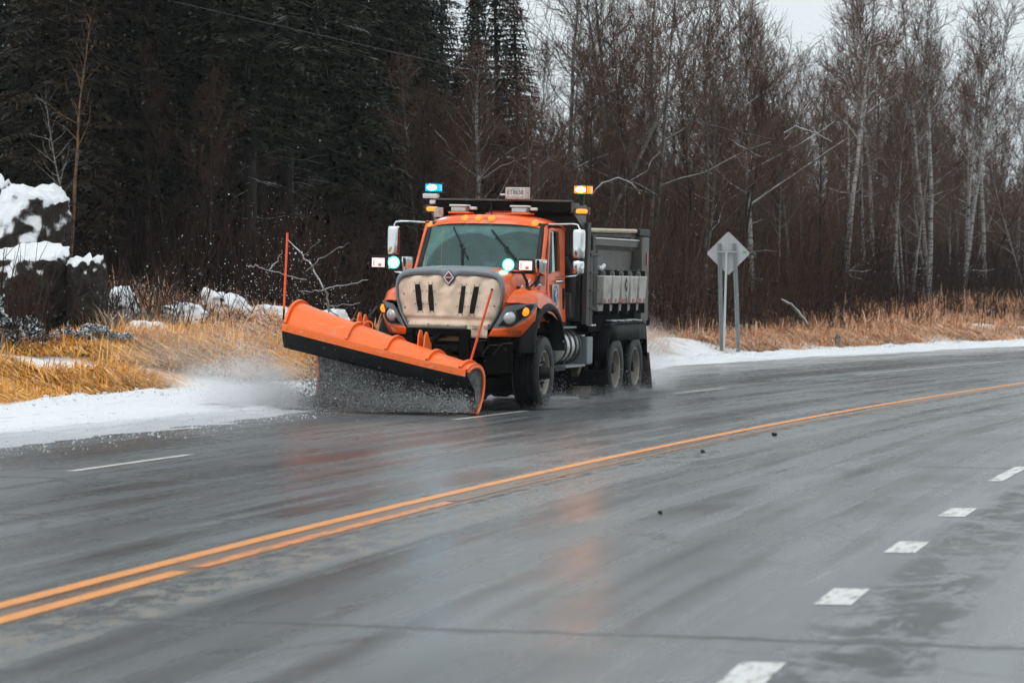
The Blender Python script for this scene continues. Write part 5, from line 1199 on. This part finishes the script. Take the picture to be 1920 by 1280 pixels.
thicket('brush', 26, (-60, 60), (56, 60), (.8, 2.2), 'bare twigs standing before the boulders at the left edge', BRUSH, 34, 8, .25, 14.5)
thicket('brush', 40, (190, 560), (60, 68), (.6, 1.6), 'low bare twigs among the snowy rocks left of the plow', BRUSH, 35, 8, .25, 15)

# dead grass
def grass_mat(name, a, b, amt):
    t = NT(name); g = t.n('ShaderNodeNewGeometry'); r = g.outputs['Random Per Island']; nz = t.noise(.8, 3, .6, t.coord()); nf = t.noise(2.3, 4, .6, t.coord())
    c = t.mix(r, a, b); c = t.mix(t.math('MULTIPLY', t.step(nz, .4, .7), .5), c, tuple(v * .45 for v in a))
    sxg = t.n('ShaderNodeSeparateXYZ'); t.l(g.outputs['Normal'], sxg.inputs[0])
    sn = t.math('MULTIPLY', t.step(t.math('ADD', t.math('MULTIPLY', nf, 1.1), t.math('MULTIPLY', r, .35)), .66, .86), amt)
    t.set(Base_Color=t.mix(sn, c, (.72, .74, .77)), Roughness=.8, Specular_IOR_Level=.2); return t.m
GRASS = grass_mat('dead_grass_golden', (.76, .31, .03), (1.0, .57, .13), .18)
GRASSR = grass_mat('dead_grass_russet', (.52, .205, .07), (.92, .50, .23), .35)
GRASSD = grass_mat('dead_grass_dark', (.17, .085, .035), (.33, .18, .07), .3)
def grass(name, X, Y, hgt, per, label, mat, seed, flow=.5, wd=.010, spread=.22, down=(.9, -.35), stiff=0.0):
    r2 = np.random.default_rng(seed); n = len(X); Z = ground(X, Y); N_ = n * per
    cx, cy, cz = (np.repeat(a, per) for a in (X, Y, Z)); uu, ss_ = to_us(X, Y); H = np.repeat(hgt * r2.uniform(.6, 1.25, n) * np.clip(1 + 1.1 * fbm(uu / 4.5, ss_ / 2.2, seed + 5, 3), .35, 1.6), per) * r2.uniform(.55, 1.15, N_)
    bx = cx + r2.normal(0, spread, N_); by = cy + r2.normal(0, spread, N_); bz = ground(bx, by) - .03
    a = r2.uniform(0, 6.283, N_); ft = np.repeat(flow * r2.uniform(.3, 1.5, n), per)
    tw = np.repeat(r2.normal(0, .5, n), per)
    dxn = np.cos(a) * .75 + ft * (down[0] * np.cos(tw) - down[1] * np.sin(tw)); dyn = np.sin(a) * .75 + ft * (down[1] * np.cos(tw) + down[0] * np.sin(tw))
    nn = np.sqrt(dxn ** 2 + dyn ** 2) + 1e-6; lean = np.clip(nn, .1, 1.3) * (1 - stiff); dxn /= nn; dyn /= nn
    ts = np.array([0, .4, .75, 1.0]); w_ = np.array([1, .95, .7, .15]) * wd
    V = np.empty((N_, 8, 3)); px_, py_ = -dyn, dxn; wr = r2.uniform(.6, 1.4, N_)
    tl = r2.uniform(-.7, .7, N_); px2 = px_ * np.cos(tl) + dxn * np.sin(tl); py2 = py_ * np.cos(tl) + dyn * np.sin(tl)
    for k, t_ in enumerate(ts):
        out = H * lean * (.35 * t_ + .75 * t_ ** 2.2); up = H * (t_ * (1 - .12 * lean) - .62 * lean * t_ ** 2.6)
        x = bx + dxn * out; y = by + dyn * out; z = np.maximum(bz + up, bz + .02 * t_)
        for sgn, q in ((-1, 0), (1, 1)):
            V[:, k * 2 + q, 0] = x + sgn * px2 * w_[k] * wr; V[:, k * 2 + q, 1] = y + sgn * py2 * w_[k] * wr; V[:, k * 2 + q, 2] = z
    base = (np.arange(N_) * 8)[:, None]; F = np.concatenate([base + np.array([[0, 1, 3, 2]]), base + np.array([[2, 3, 5, 4]]), base + np.array([[4, 5, 7, 6]])])
    o = link(name, np_mesh(name, V.reshape(-1, 3), F, mat)); return tag(o, label, 'grass', kind='stuff')
def scatter(n, u0, u1, s0, s1, seed, mask=None, pw=1.0, sc=(1.4, 1.1)):
    r2 = np.random.default_rng(seed); u = r2.uniform(u0, u1, n); s = s0 + (s1 - s0) * r2.uniform(0, 1, n) ** pw; k = fbm(u / sc[0], s / sc[1], seed, 3)
    ok = k > (-.18 if mask is None else mask); X, Y = us(u[ok], s[ok]); return X, Y
X, Y = scatter(2500, 32, 62, 12.7, 16.6, 41, -.12, 1.0, (2.6, .9)); grass('bank_grass', X, Y, .55, 60, 'golden dead grass flopped over the near snowy bank', GRASS, 42, 1.2, .010, .16, (.80, -.6))
X, Y = scatter(220, 36, 60, 15.4, 18, 43); grass('bank_grass', X, Y, .8, 40, 'taller dark grass at the foot of the boulders', GRASSD, 44, .35, .009, .2, (.8, -.6), .25)
X, Y = scatter(5200, 58, 150, 13.0, 22, 45, -.05, 1.0, (4.5, 1.5)); grass('field_grass', X, Y, .66, 34, 'russet dead grass along the far verge', GRASSR, 46, 1.5, .014, .35, (.8, -.6))
X, Y = scatter(2400, 88, 150, 17, 25, 47, -.12, 1.0, (5, 2.5)); grass('field_grass', X, Y, .75, 28, 'tall russet grass before the bare wood', GRASSR, 48, .9, .013, .4, (.8, -.6), .1)
X, Y = scatter(500, 56, 90, 17, 24, 49, -.1); grass('field_grass', X, Y, .8, 24, 'dark dead grass under the brush', GRASSD, 50, .3, .012, .3, (.8, -.6), .3)

# boulders with snow lying on them
def rock_col(t, g):
    a = t.noise(3.5, 6, .7, t.coord()); return t.mix(a, (.010, .009, .008), (.060, .049, .040))
ROCK = snowy('snow_capped_rock', rock_col, .9, .36, .52, 5.0, 1.0, (.72, .74, .77), .8, .22)
ROCKW = snowy('snow_covered_rock', rock_col, .9, .0, .22, 3.0, 1.0, (.72, .74, .77), .7, .15)
ROCKM = snowy('rock_under_snow', rock_col, .9, -.45, -.10, 7.0, 1.0, (.72, .74, .77), 1.0, .15)
def boulder(name, px, D, y_top, y_bot, wpx, dep, seed, label, mat=ROCK, cuts=9, flat=.68):
    X, Y = fan(px, D); z1 = CAM_H - (y_top - 547) * D / 6000; z0 = CAM_H - (y_bot - 547) * D / 6000; wd = wpx * D / 6000
    bm = bmesh.new(); bmesh.ops.create_icosphere(bm, subdivisions=5, radius=1.0); r2 = np.random.default_rng(seed)
    pl_ = [(Vector(rdir(r2, r2.uniform(-.5, .25))), r2.uniform(.62, .9)) for _ in range(cuts)] + [(Vector((r2.normal(0, .12), r2.normal(0, .12) - .1, 1)).normalized(), flat)]
    for v in bm.verts:
        p = v.co.copy() * 1.15
        for n_, d_ in pl_:
            e = p.dot(n_) - d_
            if e > 0: p -= n_ * e * .97
        nz = .17 * mnoise.fractal(p * 1.5 + Vector((seed, 0, 0)), .9, 2.0, 5) + .05 * mnoise.noise(p * 5 + Vector((0, seed, 0)))
        p *= 1 + nz; v.co = p
    xs = [v.co.x for v in bm.verts]; zs = [v.co.z for v in bm.verts]; cx = (max(xs) + min(xs)) / 2
    gz = float(ground(X, Y)) - .5; z0 = min(z0, gz + .3)
    for v in bm.verts: v.co = Vector(((v.co.x - cx) / (max(xs) - min(xs)) * wd, v.co.y * dep, (v.co.z - min(zs)) / (max(zs) - min(zs)) * (z1 - z0) + z0 - gz))
    me = bpy.data.meshes.new(name); bm.to_mesh(me); bm.free(); me.materials.append(mat); me.shade_smooth()
    o = link(name, me, None, (X, Y, gz)); return tag(o, label, 'boulder')
boulder('boulder', 45, 60.5, 450, 640, 190, 1.1, 3, 'long dark boulder with a flat snowy top beside the grassy bank', ROCK, 4, .62)
boulder('boulder', 160, 60.2, 472, 640, 84, .8, 17, 'smaller dark boulder with a snowy rim, right of the long one', ROCK, 3, .7)
boulder('boulder', 58, 65.5, 340, 480, 150, 1.3, 12, 'big boulder draped in snow above the lower boulders', ROCKW, 3, .72)
boulder('boulder', -20, 66, 314, 480, 130, 1.3, 9, 'snow-draped boulder at the left edge of the picture', ROCKW, 3, .8)
for px, D, yt, yb, wp, dp, sd_, lb in ((272, 60, 600, 650, 95, .8, 21, 'low snow mound on the grassy bank nearest the boulders'), (345, 62.5, 566, 622, 90, .7, 22, 'rounded snow-covered rock on the bank left of the plow'), (430, 66, 548, 600, 90, .7, 23, 'snow-covered rock pile behind the plow spray'), (400, 67, 538, 590, 66, .5, 24, 'snowy rock behind the rounded one'), (500, 67, 570, 612, 85, .7, 25, 'snow heap just left of the raised plow end'), (232, 63, 535, 600, 60, .6, 26, 'snow-dusted rock under brush right of the boulders'), (620, 67, 578, 620, 80, .6, 27, 'snow lump under the fallen tree behind the plow')):
    boulder('snow_rock', px, D, yt, yb, wp, dp, sd_, lb, ROCKM, 5, .98)

# low evergreen shrubs under snow, by the boulders
def shrub_mesh(seed):
    r2 = np.random.default_rng(seed); n = 6500; lob = r2.normal(0, 1, (9, 3)) * [.55, .45, .18] + [0, 0, .35]; c = lob[r2.integers(0, 9, n)]
    d = r2.normal(0, 1, (n, 3)); d /= np.linalg.norm(d, axis=1)[:, None]; d[:, 2] = np.abs(d[:, 2]) * 1.0 - .25; p = c + d * r2.uniform(.12, .34, n)[:, None]; p[:, 2] = np.maximum(p[:, 2], .02)
    out = d + r2.normal(0, .5, (n, 3)); out[:, 2] *= .4; out /= np.linalg.norm(out, axis=1)[:, None]; sd = np.cross(out, r2.normal(0, .5, (n, 3)) + [0, 0, 1]); sd /= np.linalg.norm(sd, axis=1)[:, None]
    L = r2.uniform(.03, .085, n)[:, None]; w_ = L * .35; V = np.stack([p - sd * w_ * .6, p + sd * w_ * .6, p + out * L + sd * w_, p + out * L - sd * w_], 1).reshape(-1, 3); return V, (np.arange(n) * 4)[:, None] + np.arange(4)
SHR = snowy('snow_laden_needles', lambda t, g: island(t, (.014, .022, .018), (.04, .055, .045)), .85, .15, .6, 2.5, .85)
for k, (px, D, s_, hh, lb) in enumerate(((8, 56.8, .8, 1.0, 'tall snow-laden evergreen shrub at the left edge before the long boulder'), (70, 57.2, .55, .7, 'snow-laden evergreen shrub second from the left edge'), (130, 56.8, .55, .8, 'snowy evergreen shrub below the square boulder'), (185, 57.4, .5, .8, 'low snowy shrub right of the square boulder'), (-40, 55.8, .9, 1.5, 'snowy evergreen shrub cut off by the left edge'))):
    V, F = shrub_mesh(300 + k); e = link('snowy_shrub', None, None, place(px, D, -.05)); e.scale = (s_, s_, s_ * hh); tag(e, lb, 'shrub')
    link('foliage', np_mesh('shrub_foliage', V, F, SHR), e); P_ = Poly(); r2 = np.random.default_rng(k)
    for q in range(14): P_.tube(bend((r2.normal(0, .1), r2.normal(0, .1), -.1), (r2.normal(0, .6), r2.normal(0, .6), 1), .6, 4, r2, .2), [.02, .016, .012, .008, .005], 4)
    link('stems', P_.mesh('shrub_stems', B_DARK), e)

# fallen trunk and snow-laden branches left of the plough
def limbs(name, segs, D, label, mat, cat='branch'):
    P_ = Poly(); r2 = np.random.default_rng(len(segs) * 7 + int(D)); base = None
    for pts, r0, r1 in segs:
        Q = []
        for k, (px, y, d) in enumerate(pts): X, Y = fan(px, D + d); Q.append((X, Y, CAM_H - (y - 547) * (D + d) / 6000))
        Q = np.array(Q); 
        if base is None: base = Q[0].copy()
        t_ = np.linspace(0, len(Q) - 1, len(Q) * 4 - 3); Qf = np.stack([np.interp(t_, np.arange(len(Q)), Q[:, i]) for i in range(3)], 1); Qf[1:-1] += r2.normal(0, .012, Qf[1:-1].shape)
        P_.tube(Qf - base, np.linspace(r0, r1, len(Qf)), 6)
    o = link(name, P_.mesh(name, mat), None, tuple(base)); return tag(o, label, cat)
SNOWB = snowy('snow_laden_branch', bark('aspen'), .85, .35, .7, 3.0, .65)
limbs('fallen_tree', [([(618, 585, 0), (612, 550, 0), (585, 500, .3), (560, 470, .5), (540, 450, .8)], .026, .010), ([(575, 508, .3), (600, 486, .2), (630, 468, 0), (655, 455, -.2)], .013, .006), ([(565, 490, .4), (580, 468, .3), (602, 450, .2)], .010, .005), ([(603, 545, 0), (580, 547, .1), (560, 546, .2)], .011, .006), ([(603, 545, 0), (625, 538, .1), (650, 535, .2), (690, 525, .3)], .016, .007), ([(616, 575, 0), (650, 572, .2), (675, 568, .3)], .010, .005), ([(618, 580, 0), (650, 605, .3)], .014, .008)], 63, 'fallen bare tree with snow along its limbs behind the raised plow end', SNOWB, 'fallen tree')
limbs('snowy_branch', [([(466, 502, 0), (480, 498, 0), (505, 506, .1), (540, 518, .2), (575, 525, .3)], .017, .010), ([(505, 506, .1), (520, 490, .2), (528, 470, .3)], .015, .008)], 63.5, 'snow-covered branch crossing behind the tall marker rod', SNOWB)
limbs('snowy_branch', [([(1520, 622, 0), (1512, 605, 0), (1497, 585, .1), (1478, 568, .1), (1465, 562, .2)], .055, .04)], 99, 'snow-covered broken branch leaning out of the grass right of the sign', SNOWB)
limbs('snowy_branch', [([(1365, 262, 0), (1395, 280, 0), (1425, 293, .1)], .03, .018)], 101, 'snowy limb hanging in the wood above the diamond sign', SNOWB)
limbs('snowy_branch', [([(1470, 250, 0), (1490, 238, 0), (1530, 250, .1), (1560, 268, .1)], .04, .015), ([(1470, 262, 0), (1485, 245, 0), (1500, 215, 0), (1520, 190, .1)], .03, .015)], 103, 'bent snowy limb high in the wood right of the sign', SNOWB)
limbs('snowy_branch', [([(1110, 365, 0), (1128, 345, 0), (1160, 334, .1), (1185, 345, .1), (1200, 365, .2)], .03, .025)], 92, 'arched snowy branch right of the amber beacon', SNOWB)
limbs('snowy_branch', [([(905, 335, 0), (940, 312, 0), (990, 295, .1)], .025, .012)], 84, 'thin snowy branch slanting up just above the licence plate', SNOWB)
limbs('snowy_branch', [([(815, 245, 0), (835, 265, 0), (850, 295, .1)], .02, .012)], 84, 'thin snowy branch hanging before the spruces above the blue beacon', SNOWB)
limbs('tree_stump', [([(1572, 650, 0), (1571, 632, 0)], .10, .09), ([(1571, 632, 0), (1570, 626, 0)], .08, .03)], 96, 'short snow-topped stump in the right verge grass', SNOWB, 'stump')

# road sign seen from behind
def at(px, y, D): X, Y = fan(px, D); return Vector((X, Y, CAM_H - (y - 547) * D / 6000))
sb = at(1362, 668, 87.8); sign = link('road_sign', None, None, sb); sign.rotation_euler = (0, 0, R(-4)); tag(sign, 'grey back of a diamond road sign on two steel posts at the snowy verge', 'road sign')
sc_ = 6000 / 87.8
def sl(px, y): return ((px - 1362) / sc_, (668 - y) / sc_)
m = MB(); cx, cz = sl(1365.5, 475); hd = 41 / sc_; rr_ = .06; poly = []
for k in range(4):
    q0 = k * math.pi / 2
    for d in (-.6, -.3, 0, .3, .6): poly.append((cx + (hd - rr_ * 1.3) * math.cos(q0) + rr_ * math.cos(q0 + d), cz + (hd - rr_ * 1.3) * math.sin(q0) + rr_ * math.sin(q0 + d)))
m.prism(poly, lambda a, b: (a, .03, b), lambda a, b: (a, .034, b)); m.build('sign_panel', SIGNB, sign)
for (x0, y0), (x1, y1), nm in (((1354, 672), (1349, 456), 'post'), ((1385.5, 668), (1377, 456), 'post')):
    a = sl(x0, y0); b = sl(x1, y1); m = MB()
    for dx, dy in ((-.045, -.035), (0, 0), (.045, -.035)):
        wd_ = .03 if dx else .07; m.tube([(a[0] + dx, dy - .0, a[1] - .3), (b[0] + dx, dy, b[1])], wd_ * .5, 6)
    m.build('post', GALV, sign)
m = MB(); a = sl(1347, 473); b = sl(1381, 473); m.tube([(a[0], -.05, a[1]), (b[0], -.05, b[1])], .03, 8); m.build('crossbar', GALV, sign)
m = MB(); a = sl(1357, 671); b = sl(1358.5, 605); c_ = sl(1362, 473); m.tube([(a[0], -.12, a[1] - .3), (b[0], -.10, b[1]), (c_[0], -.09, c_[1])], [.035, .034, .028], 8); m.build('brace_pole', simple('pale_pole', (.52, .55, .56), .45, .2), sign)
m = MB(); a = sl(1396, 473); m.b2((a[0] - .05, .024, a[1] - .035), (a[0] + .04, .0295, a[1] + .04)); m.build('sticker', simple('green_sticker', (.10, .33, .24), .5), sign)

# overhead wires
def wire(A, B, sag, r, label):
    m = MB(); A = Vector(A); B = Vector(B); m.tube([A.lerp(B, f) - Vector((0, 0, sag * 4 * f * (1 - f))) - A for f in np.linspace(0, 1, 40)], r, 5); o = m.build('overhead_wire', simple(label[:20], (.035, .04, .045), .6)); o.location = A; tag(o, label, 'wire')
wire(at(330, 5, 62), at(1450, 262, 90), .0, .006, 'overhead wire crossing in front of the spruces, the lowest one')
wire(at(640, -30, 66), at(1500, 150, 96), .0, .004, 'faint overhead wire above the lowest one, crossing the spruce tops')
wire(at(820, -40, 66), at(1500, 110, 96), .0, .004, 'faint overhead wire passing the skyline gap between spruces')
wire(at(1420, 268, 88), at(2150, 362, 118), .0, .005, 'overhead wire in front of the bare trees at the right')

# clods on the road
for px, y, r, lb in ((1452, 817, .035, 'dark clod lying just right of the yellow line'), (1318, 848, .026, 'small dark clod right of the yellow line, nearer than the other'), (1238, 963, .02, 'tiny dark clod in the middle of the near lane'), (1215, 742, .03, 'dark clod on the road behind the rear wheels')):
    D = 6000 * CAM_H / (y - 547); X, Y = fan(px, D); bm = bmesh.new(); bmesh.ops.create_icosphere(bm, subdivisions=2, radius=r)
    for v in bm.verts: v.co *= 1 + .5 * mnoise.noise(v.co * 40 + Vector((px, 0, 0))); v.co.z *= .7
    me = bpy.data.meshes.new('road_clod'); bm.to_mesh(me); bm.free(); me.materials.append(BLACKM); tag(link('road_clod', me, None, (X, Y, r * .55)), lb, 'clod')

# ------------------------------------------------------------------ blown snow
TM = Matrix.Translation(Vector(TRUCK_LOC)) @ Matrix.Rotation(TRUCK_YAW, 4, 'Z')
FL = NT('snow_flake'); FL.t.nodes.remove(FL.b); d1 = FL.n('ShaderNodeBsdfDiffuse'); d2 = FL.n('ShaderNodeBsdfTranslucent'); mm = FL.n('ShaderNodeMixShader')
d1.inputs[0].default_value = d2.inputs[0].default_value = (.93, .94, .96, 1); FL.l(d1.outputs[0], mm.inputs[1]); FL.l(d2.outputs[0], mm.inputs[2]); FL.l(mm.outputs[0], FL.out.inputs[0]); FLAKE = FL.m
FD = NT('dirty_flake'); FD.set(Base_Color=(.36, .365, .37), Roughness=.8); FLAKED = FD.m
TET = np.array([(1, 1, 1), (-1, -1, 1), (-1, 1, -1), (1, -1, -1)], float) * .6
def flakes(name, P, size, mat, label, seed):
    r2 = np.random.default_rng(seed); n = len(P); V = P[:, None] + TET[None] * (size[:, None, None]) * r2.uniform(.6, 1.3, (n, 4, 1))
    b = (np.arange(n) * 4)[:, None]; F = np.concatenate([b + np.array([f]) for f in ((0, 1, 2), (0, 3, 1), (0, 2, 3), (1, 3, 2))]); o = link(name, np_mesh(name, V.reshape(-1, 3), F, mat)); return tag(o, label, 'snow spray', kind='stuff')
def tw(A): # truck-local points to world
    return A @ np.array(TM.to_3x3()).T + np.array(TM.translation)
r2 = np.random.default_rng(77)
# cast off the discharge end: out to the truck's right and up
n = 40000; rr0 = r2.beta(1.1, 2.2, n) * 3.0; th_ = r2.normal(0, .33, n); A = np.stack([1.25 - .38 * rr0 + r2.normal(0, .25, n) + rr0 * .25 * np.sin(th_), -2.1 - rr0 * .78 - abs(r2.normal(0, .12, n)), np.abs(r2.normal(0, 1, n)) * (.11 + .30 * rr0 * np.exp(-((rr0 - 1.0) / 1.1) ** 2)) + .02], 1)
flakes('snow_spray', tw(A), r2.gamma(2, .0017, n) + .001, FLAKE, 'white spray of snow thrown off the high end of the plow', 1)
n = 7000; A = np.stack([r2.uniform(-1.6, 1.5, n), -2.2 - r2.gamma(2, .6, n), r2.gamma(2, .42, n)], 1); flakes('snow_spray', tw(A), r2.gamma(2, .002, n) + .0018, FLAKE, 'loose flakes flying over the verge beside the plow', 2)
# curtain inside the blade
n = 30000; t_ = r2.uniform(.02, 1.03, n) ** .85; z = np.abs(r2.normal(0, 1, n)) * (.07 + .24 * t_) * (.55 + .9 * np.abs(np.sin(t_ * 17 + np.sin(t_ * 41)))) ; ar = np.array(plow_r[0]); al_ = np.array(plow_l[0]); A = ar + (al_ - ar) * t_[:, None]; A = A + np.stack([.02 + np.abs(r2.normal(0, .16, n)) + .1 * z, r2.normal(0, .08, n), z], 1)
flakes('slush_curtain', tw(A), r2.gamma(1.4, .0032, n) + .0014, FLAKED, 'grey slush rolling along the foot of the plow blade', 3)
# tyre spray
P_all = []
for x in (-.12, -4.27, -5.6):
    n = 5000; A = np.stack([x - r2.gamma(1.5, .35, n) + .3, 1.1 + r2.normal(0, .16, n) + .1, r2.exponential(.10, n)], 1); P_all.append(A)
n = 9000; P_all.append(np.stack([r2.uniform(-7.5, .5, n), r2.normal(1.35, .25, n), r2.exponential(.06, n)], 1)); A = np.concatenate(P_all)
flakes('tyre_spray', tw(A), r2.gamma(2, .0016, len(A)) + .001, FLAKED, 'fine wet spray around the tyres', 4)
# cloud trailing behind
n = 60000; d = r2.gamma(1.6, 2.4, n); A = np.stack([-6.4 - d, -1.2 + r2.normal(0, 1.15, n) - .1 * d, r2.exponential(1, n) * (.22 + .05 * d)], 1)
flakes('snow_spray', tw(A), r2.gamma(2, .0012, n) + .0008, FLAKE, 'thin cloud of blown snow trailing behind the truck', 5)
# falling snow
n = 3000; D = r2.uniform(16, 105, n) ** 1.0; px = r2.uniform(-150, 2070, n); y = r2.uniform(-60, 700, n); P = np.stack([(px - 960) / 6000 * D, D, np.maximum(CAM_H - (y - 547) / 6000 * D, .05)], 1)
flakes('falling_snow', P, r2.uniform(.002, .0045, n), FLAKE, 'fine snow falling through the air', 6)

n = 4200; u = r2.uniform(24, 47, n); s = 7.0 + .55 * fbm(u / 6., u * 0, 21) + r2.normal(0, .5, n) + r2.exponential(.7, n); Xc, Yc = us(u, s); sz = r2.gamma(1.3, .0035, n) + .0025
flakes('snow_crumbs', np.stack([Xc, Yc, np.maximum(snow_z(u, s), 0) + sz * .2], 1), sz, FLAKE, 'crumbs of snow lying along the ragged edge of the shoulder snow', 7)
n = 5000; u = r2.uniform(36, 135, n); s = r2.normal(12.2, .35, n); Xc, Yc = us(u, s); sz = r2.gamma(1.8, .007, n) + .005
flakes('snow_crumbs', np.stack([Xc, Yc, np.maximum(snow_z(u, s), ground_us(u, s)) + sz * .2], 1), sz, FLAKE, 'lumps of ploughed snow along the foot of the grass', 8)
# blown snow too fine to tell apart: soft drifting clouds
def mist(name, c, rad, dens, label, seed, scale=2.2):
    bm = bmesh.new(); bmesh.ops.create_icosphere(bm, subdivisions=3, radius=1.0); me = bpy.data.meshes.new(name); bm.to_mesh(me); bm.free()
    t = NT('%s_air_%d' % (name, seed)); t.t.nodes.remove(t.b); co = t.coord()
    ln = t.n('ShaderNodeVectorMath', operation='LENGTH'); t.l(co, ln.inputs[0]); mp = t.n('ShaderNodeMapping'); mp.inputs['Location'].default_value = (seed * 3.1, 0, 0); t.l(co, mp.inputs[0])
    nz = t.noise(scale, 4, .6, mp.outputs[0], .6); fo = t.math('SUBTRACT', 1.0, t.step(ln.outputs['Value'], .15, .98))
    pv = t.n('ShaderNodeVolumePrincipled'); pv.inputs['Color'].default_value = (.985, .99, 1, 1); t.l(t.math('MULTIPLY', t.math('MULTIPLY', fo, t.step(nz, .34, .70)), dens), pv.inputs['Density']); t.l(pv.outputs[0], t.out.inputs['Volume'])
    me.materials.append(t.m); o = link(name, me); o.matrix_world = TM @ Matrix.Translation(c) @ Matrix.Diagonal((*rad, 1)); return tag(o, label, 'snow spray', kind='stuff')
mist('snow_mist', (.9, -3.3, .30), (1.3, 1.5, .62), 1.9, 'white mist of snow boiling off the high end of the plow', 1)
mist('snow_mist', (.3, -4.3, .9), (2.2, 2.0, .9), .14, 'thin veil of snow drifting over the bank beside the plow', 2)
mist('snow_mist', (-9.3, -.9, .45), (4.2, 2.3, 1.2), 2.4, 'white mist hanging behind the rear wheels', 3)
mist('snow_mist', (-3.4, 1.25, .08), (4.2, .45, .22), .4, 'low wet mist along the tyres', 4, 4.0)

# ------------------------------------------------------------------ haze
hz = MB(); hz.b2((-420, -60, -1.2), (520, 960, 22)); t = NT('haze_air'); t.t.nodes.remove(t.b)
pv = t.n('ShaderNodeVolumePrincipled'); pv.inputs['Color'].default_value = (.86, .93, .97, 1); pv.inputs['Density'].default_value = .00017; pv.inputs['Anisotropy'].default_value = .2
t.l(pv.outputs[0], t.out.inputs['Volume'])
hz = hz.build('haze', t.m, smooth=False); tag(hz, kind='stuff')

# tell look-alikes apart by their order from left to right
dup = {}
for o in C.objects:
    if o.parent is None and 'label' in o and 'group' in o and o['group'] not in ('spruces across the road', 'spruces past the left edge'): dup.setdefault(o['label'], []).append(o)
for lb, os_ in dup.items():
    if len(os_) > 1:
        os_.sort(key=lambda o: o.location.x / max(o.location.y, 1)); n = len(os_)
        for k, o in enumerate(os_):
            pre = 'leftmost' if k == 0 else 'rightmost' if k == n - 1 else 'middle' if n == 3 else ('second', 'third', 'fourth', 'fifth', 'sixth')[min(k - 1, 4)]
            if len(lb.split()) < 16: o['label'] = pre + ' ' + lb
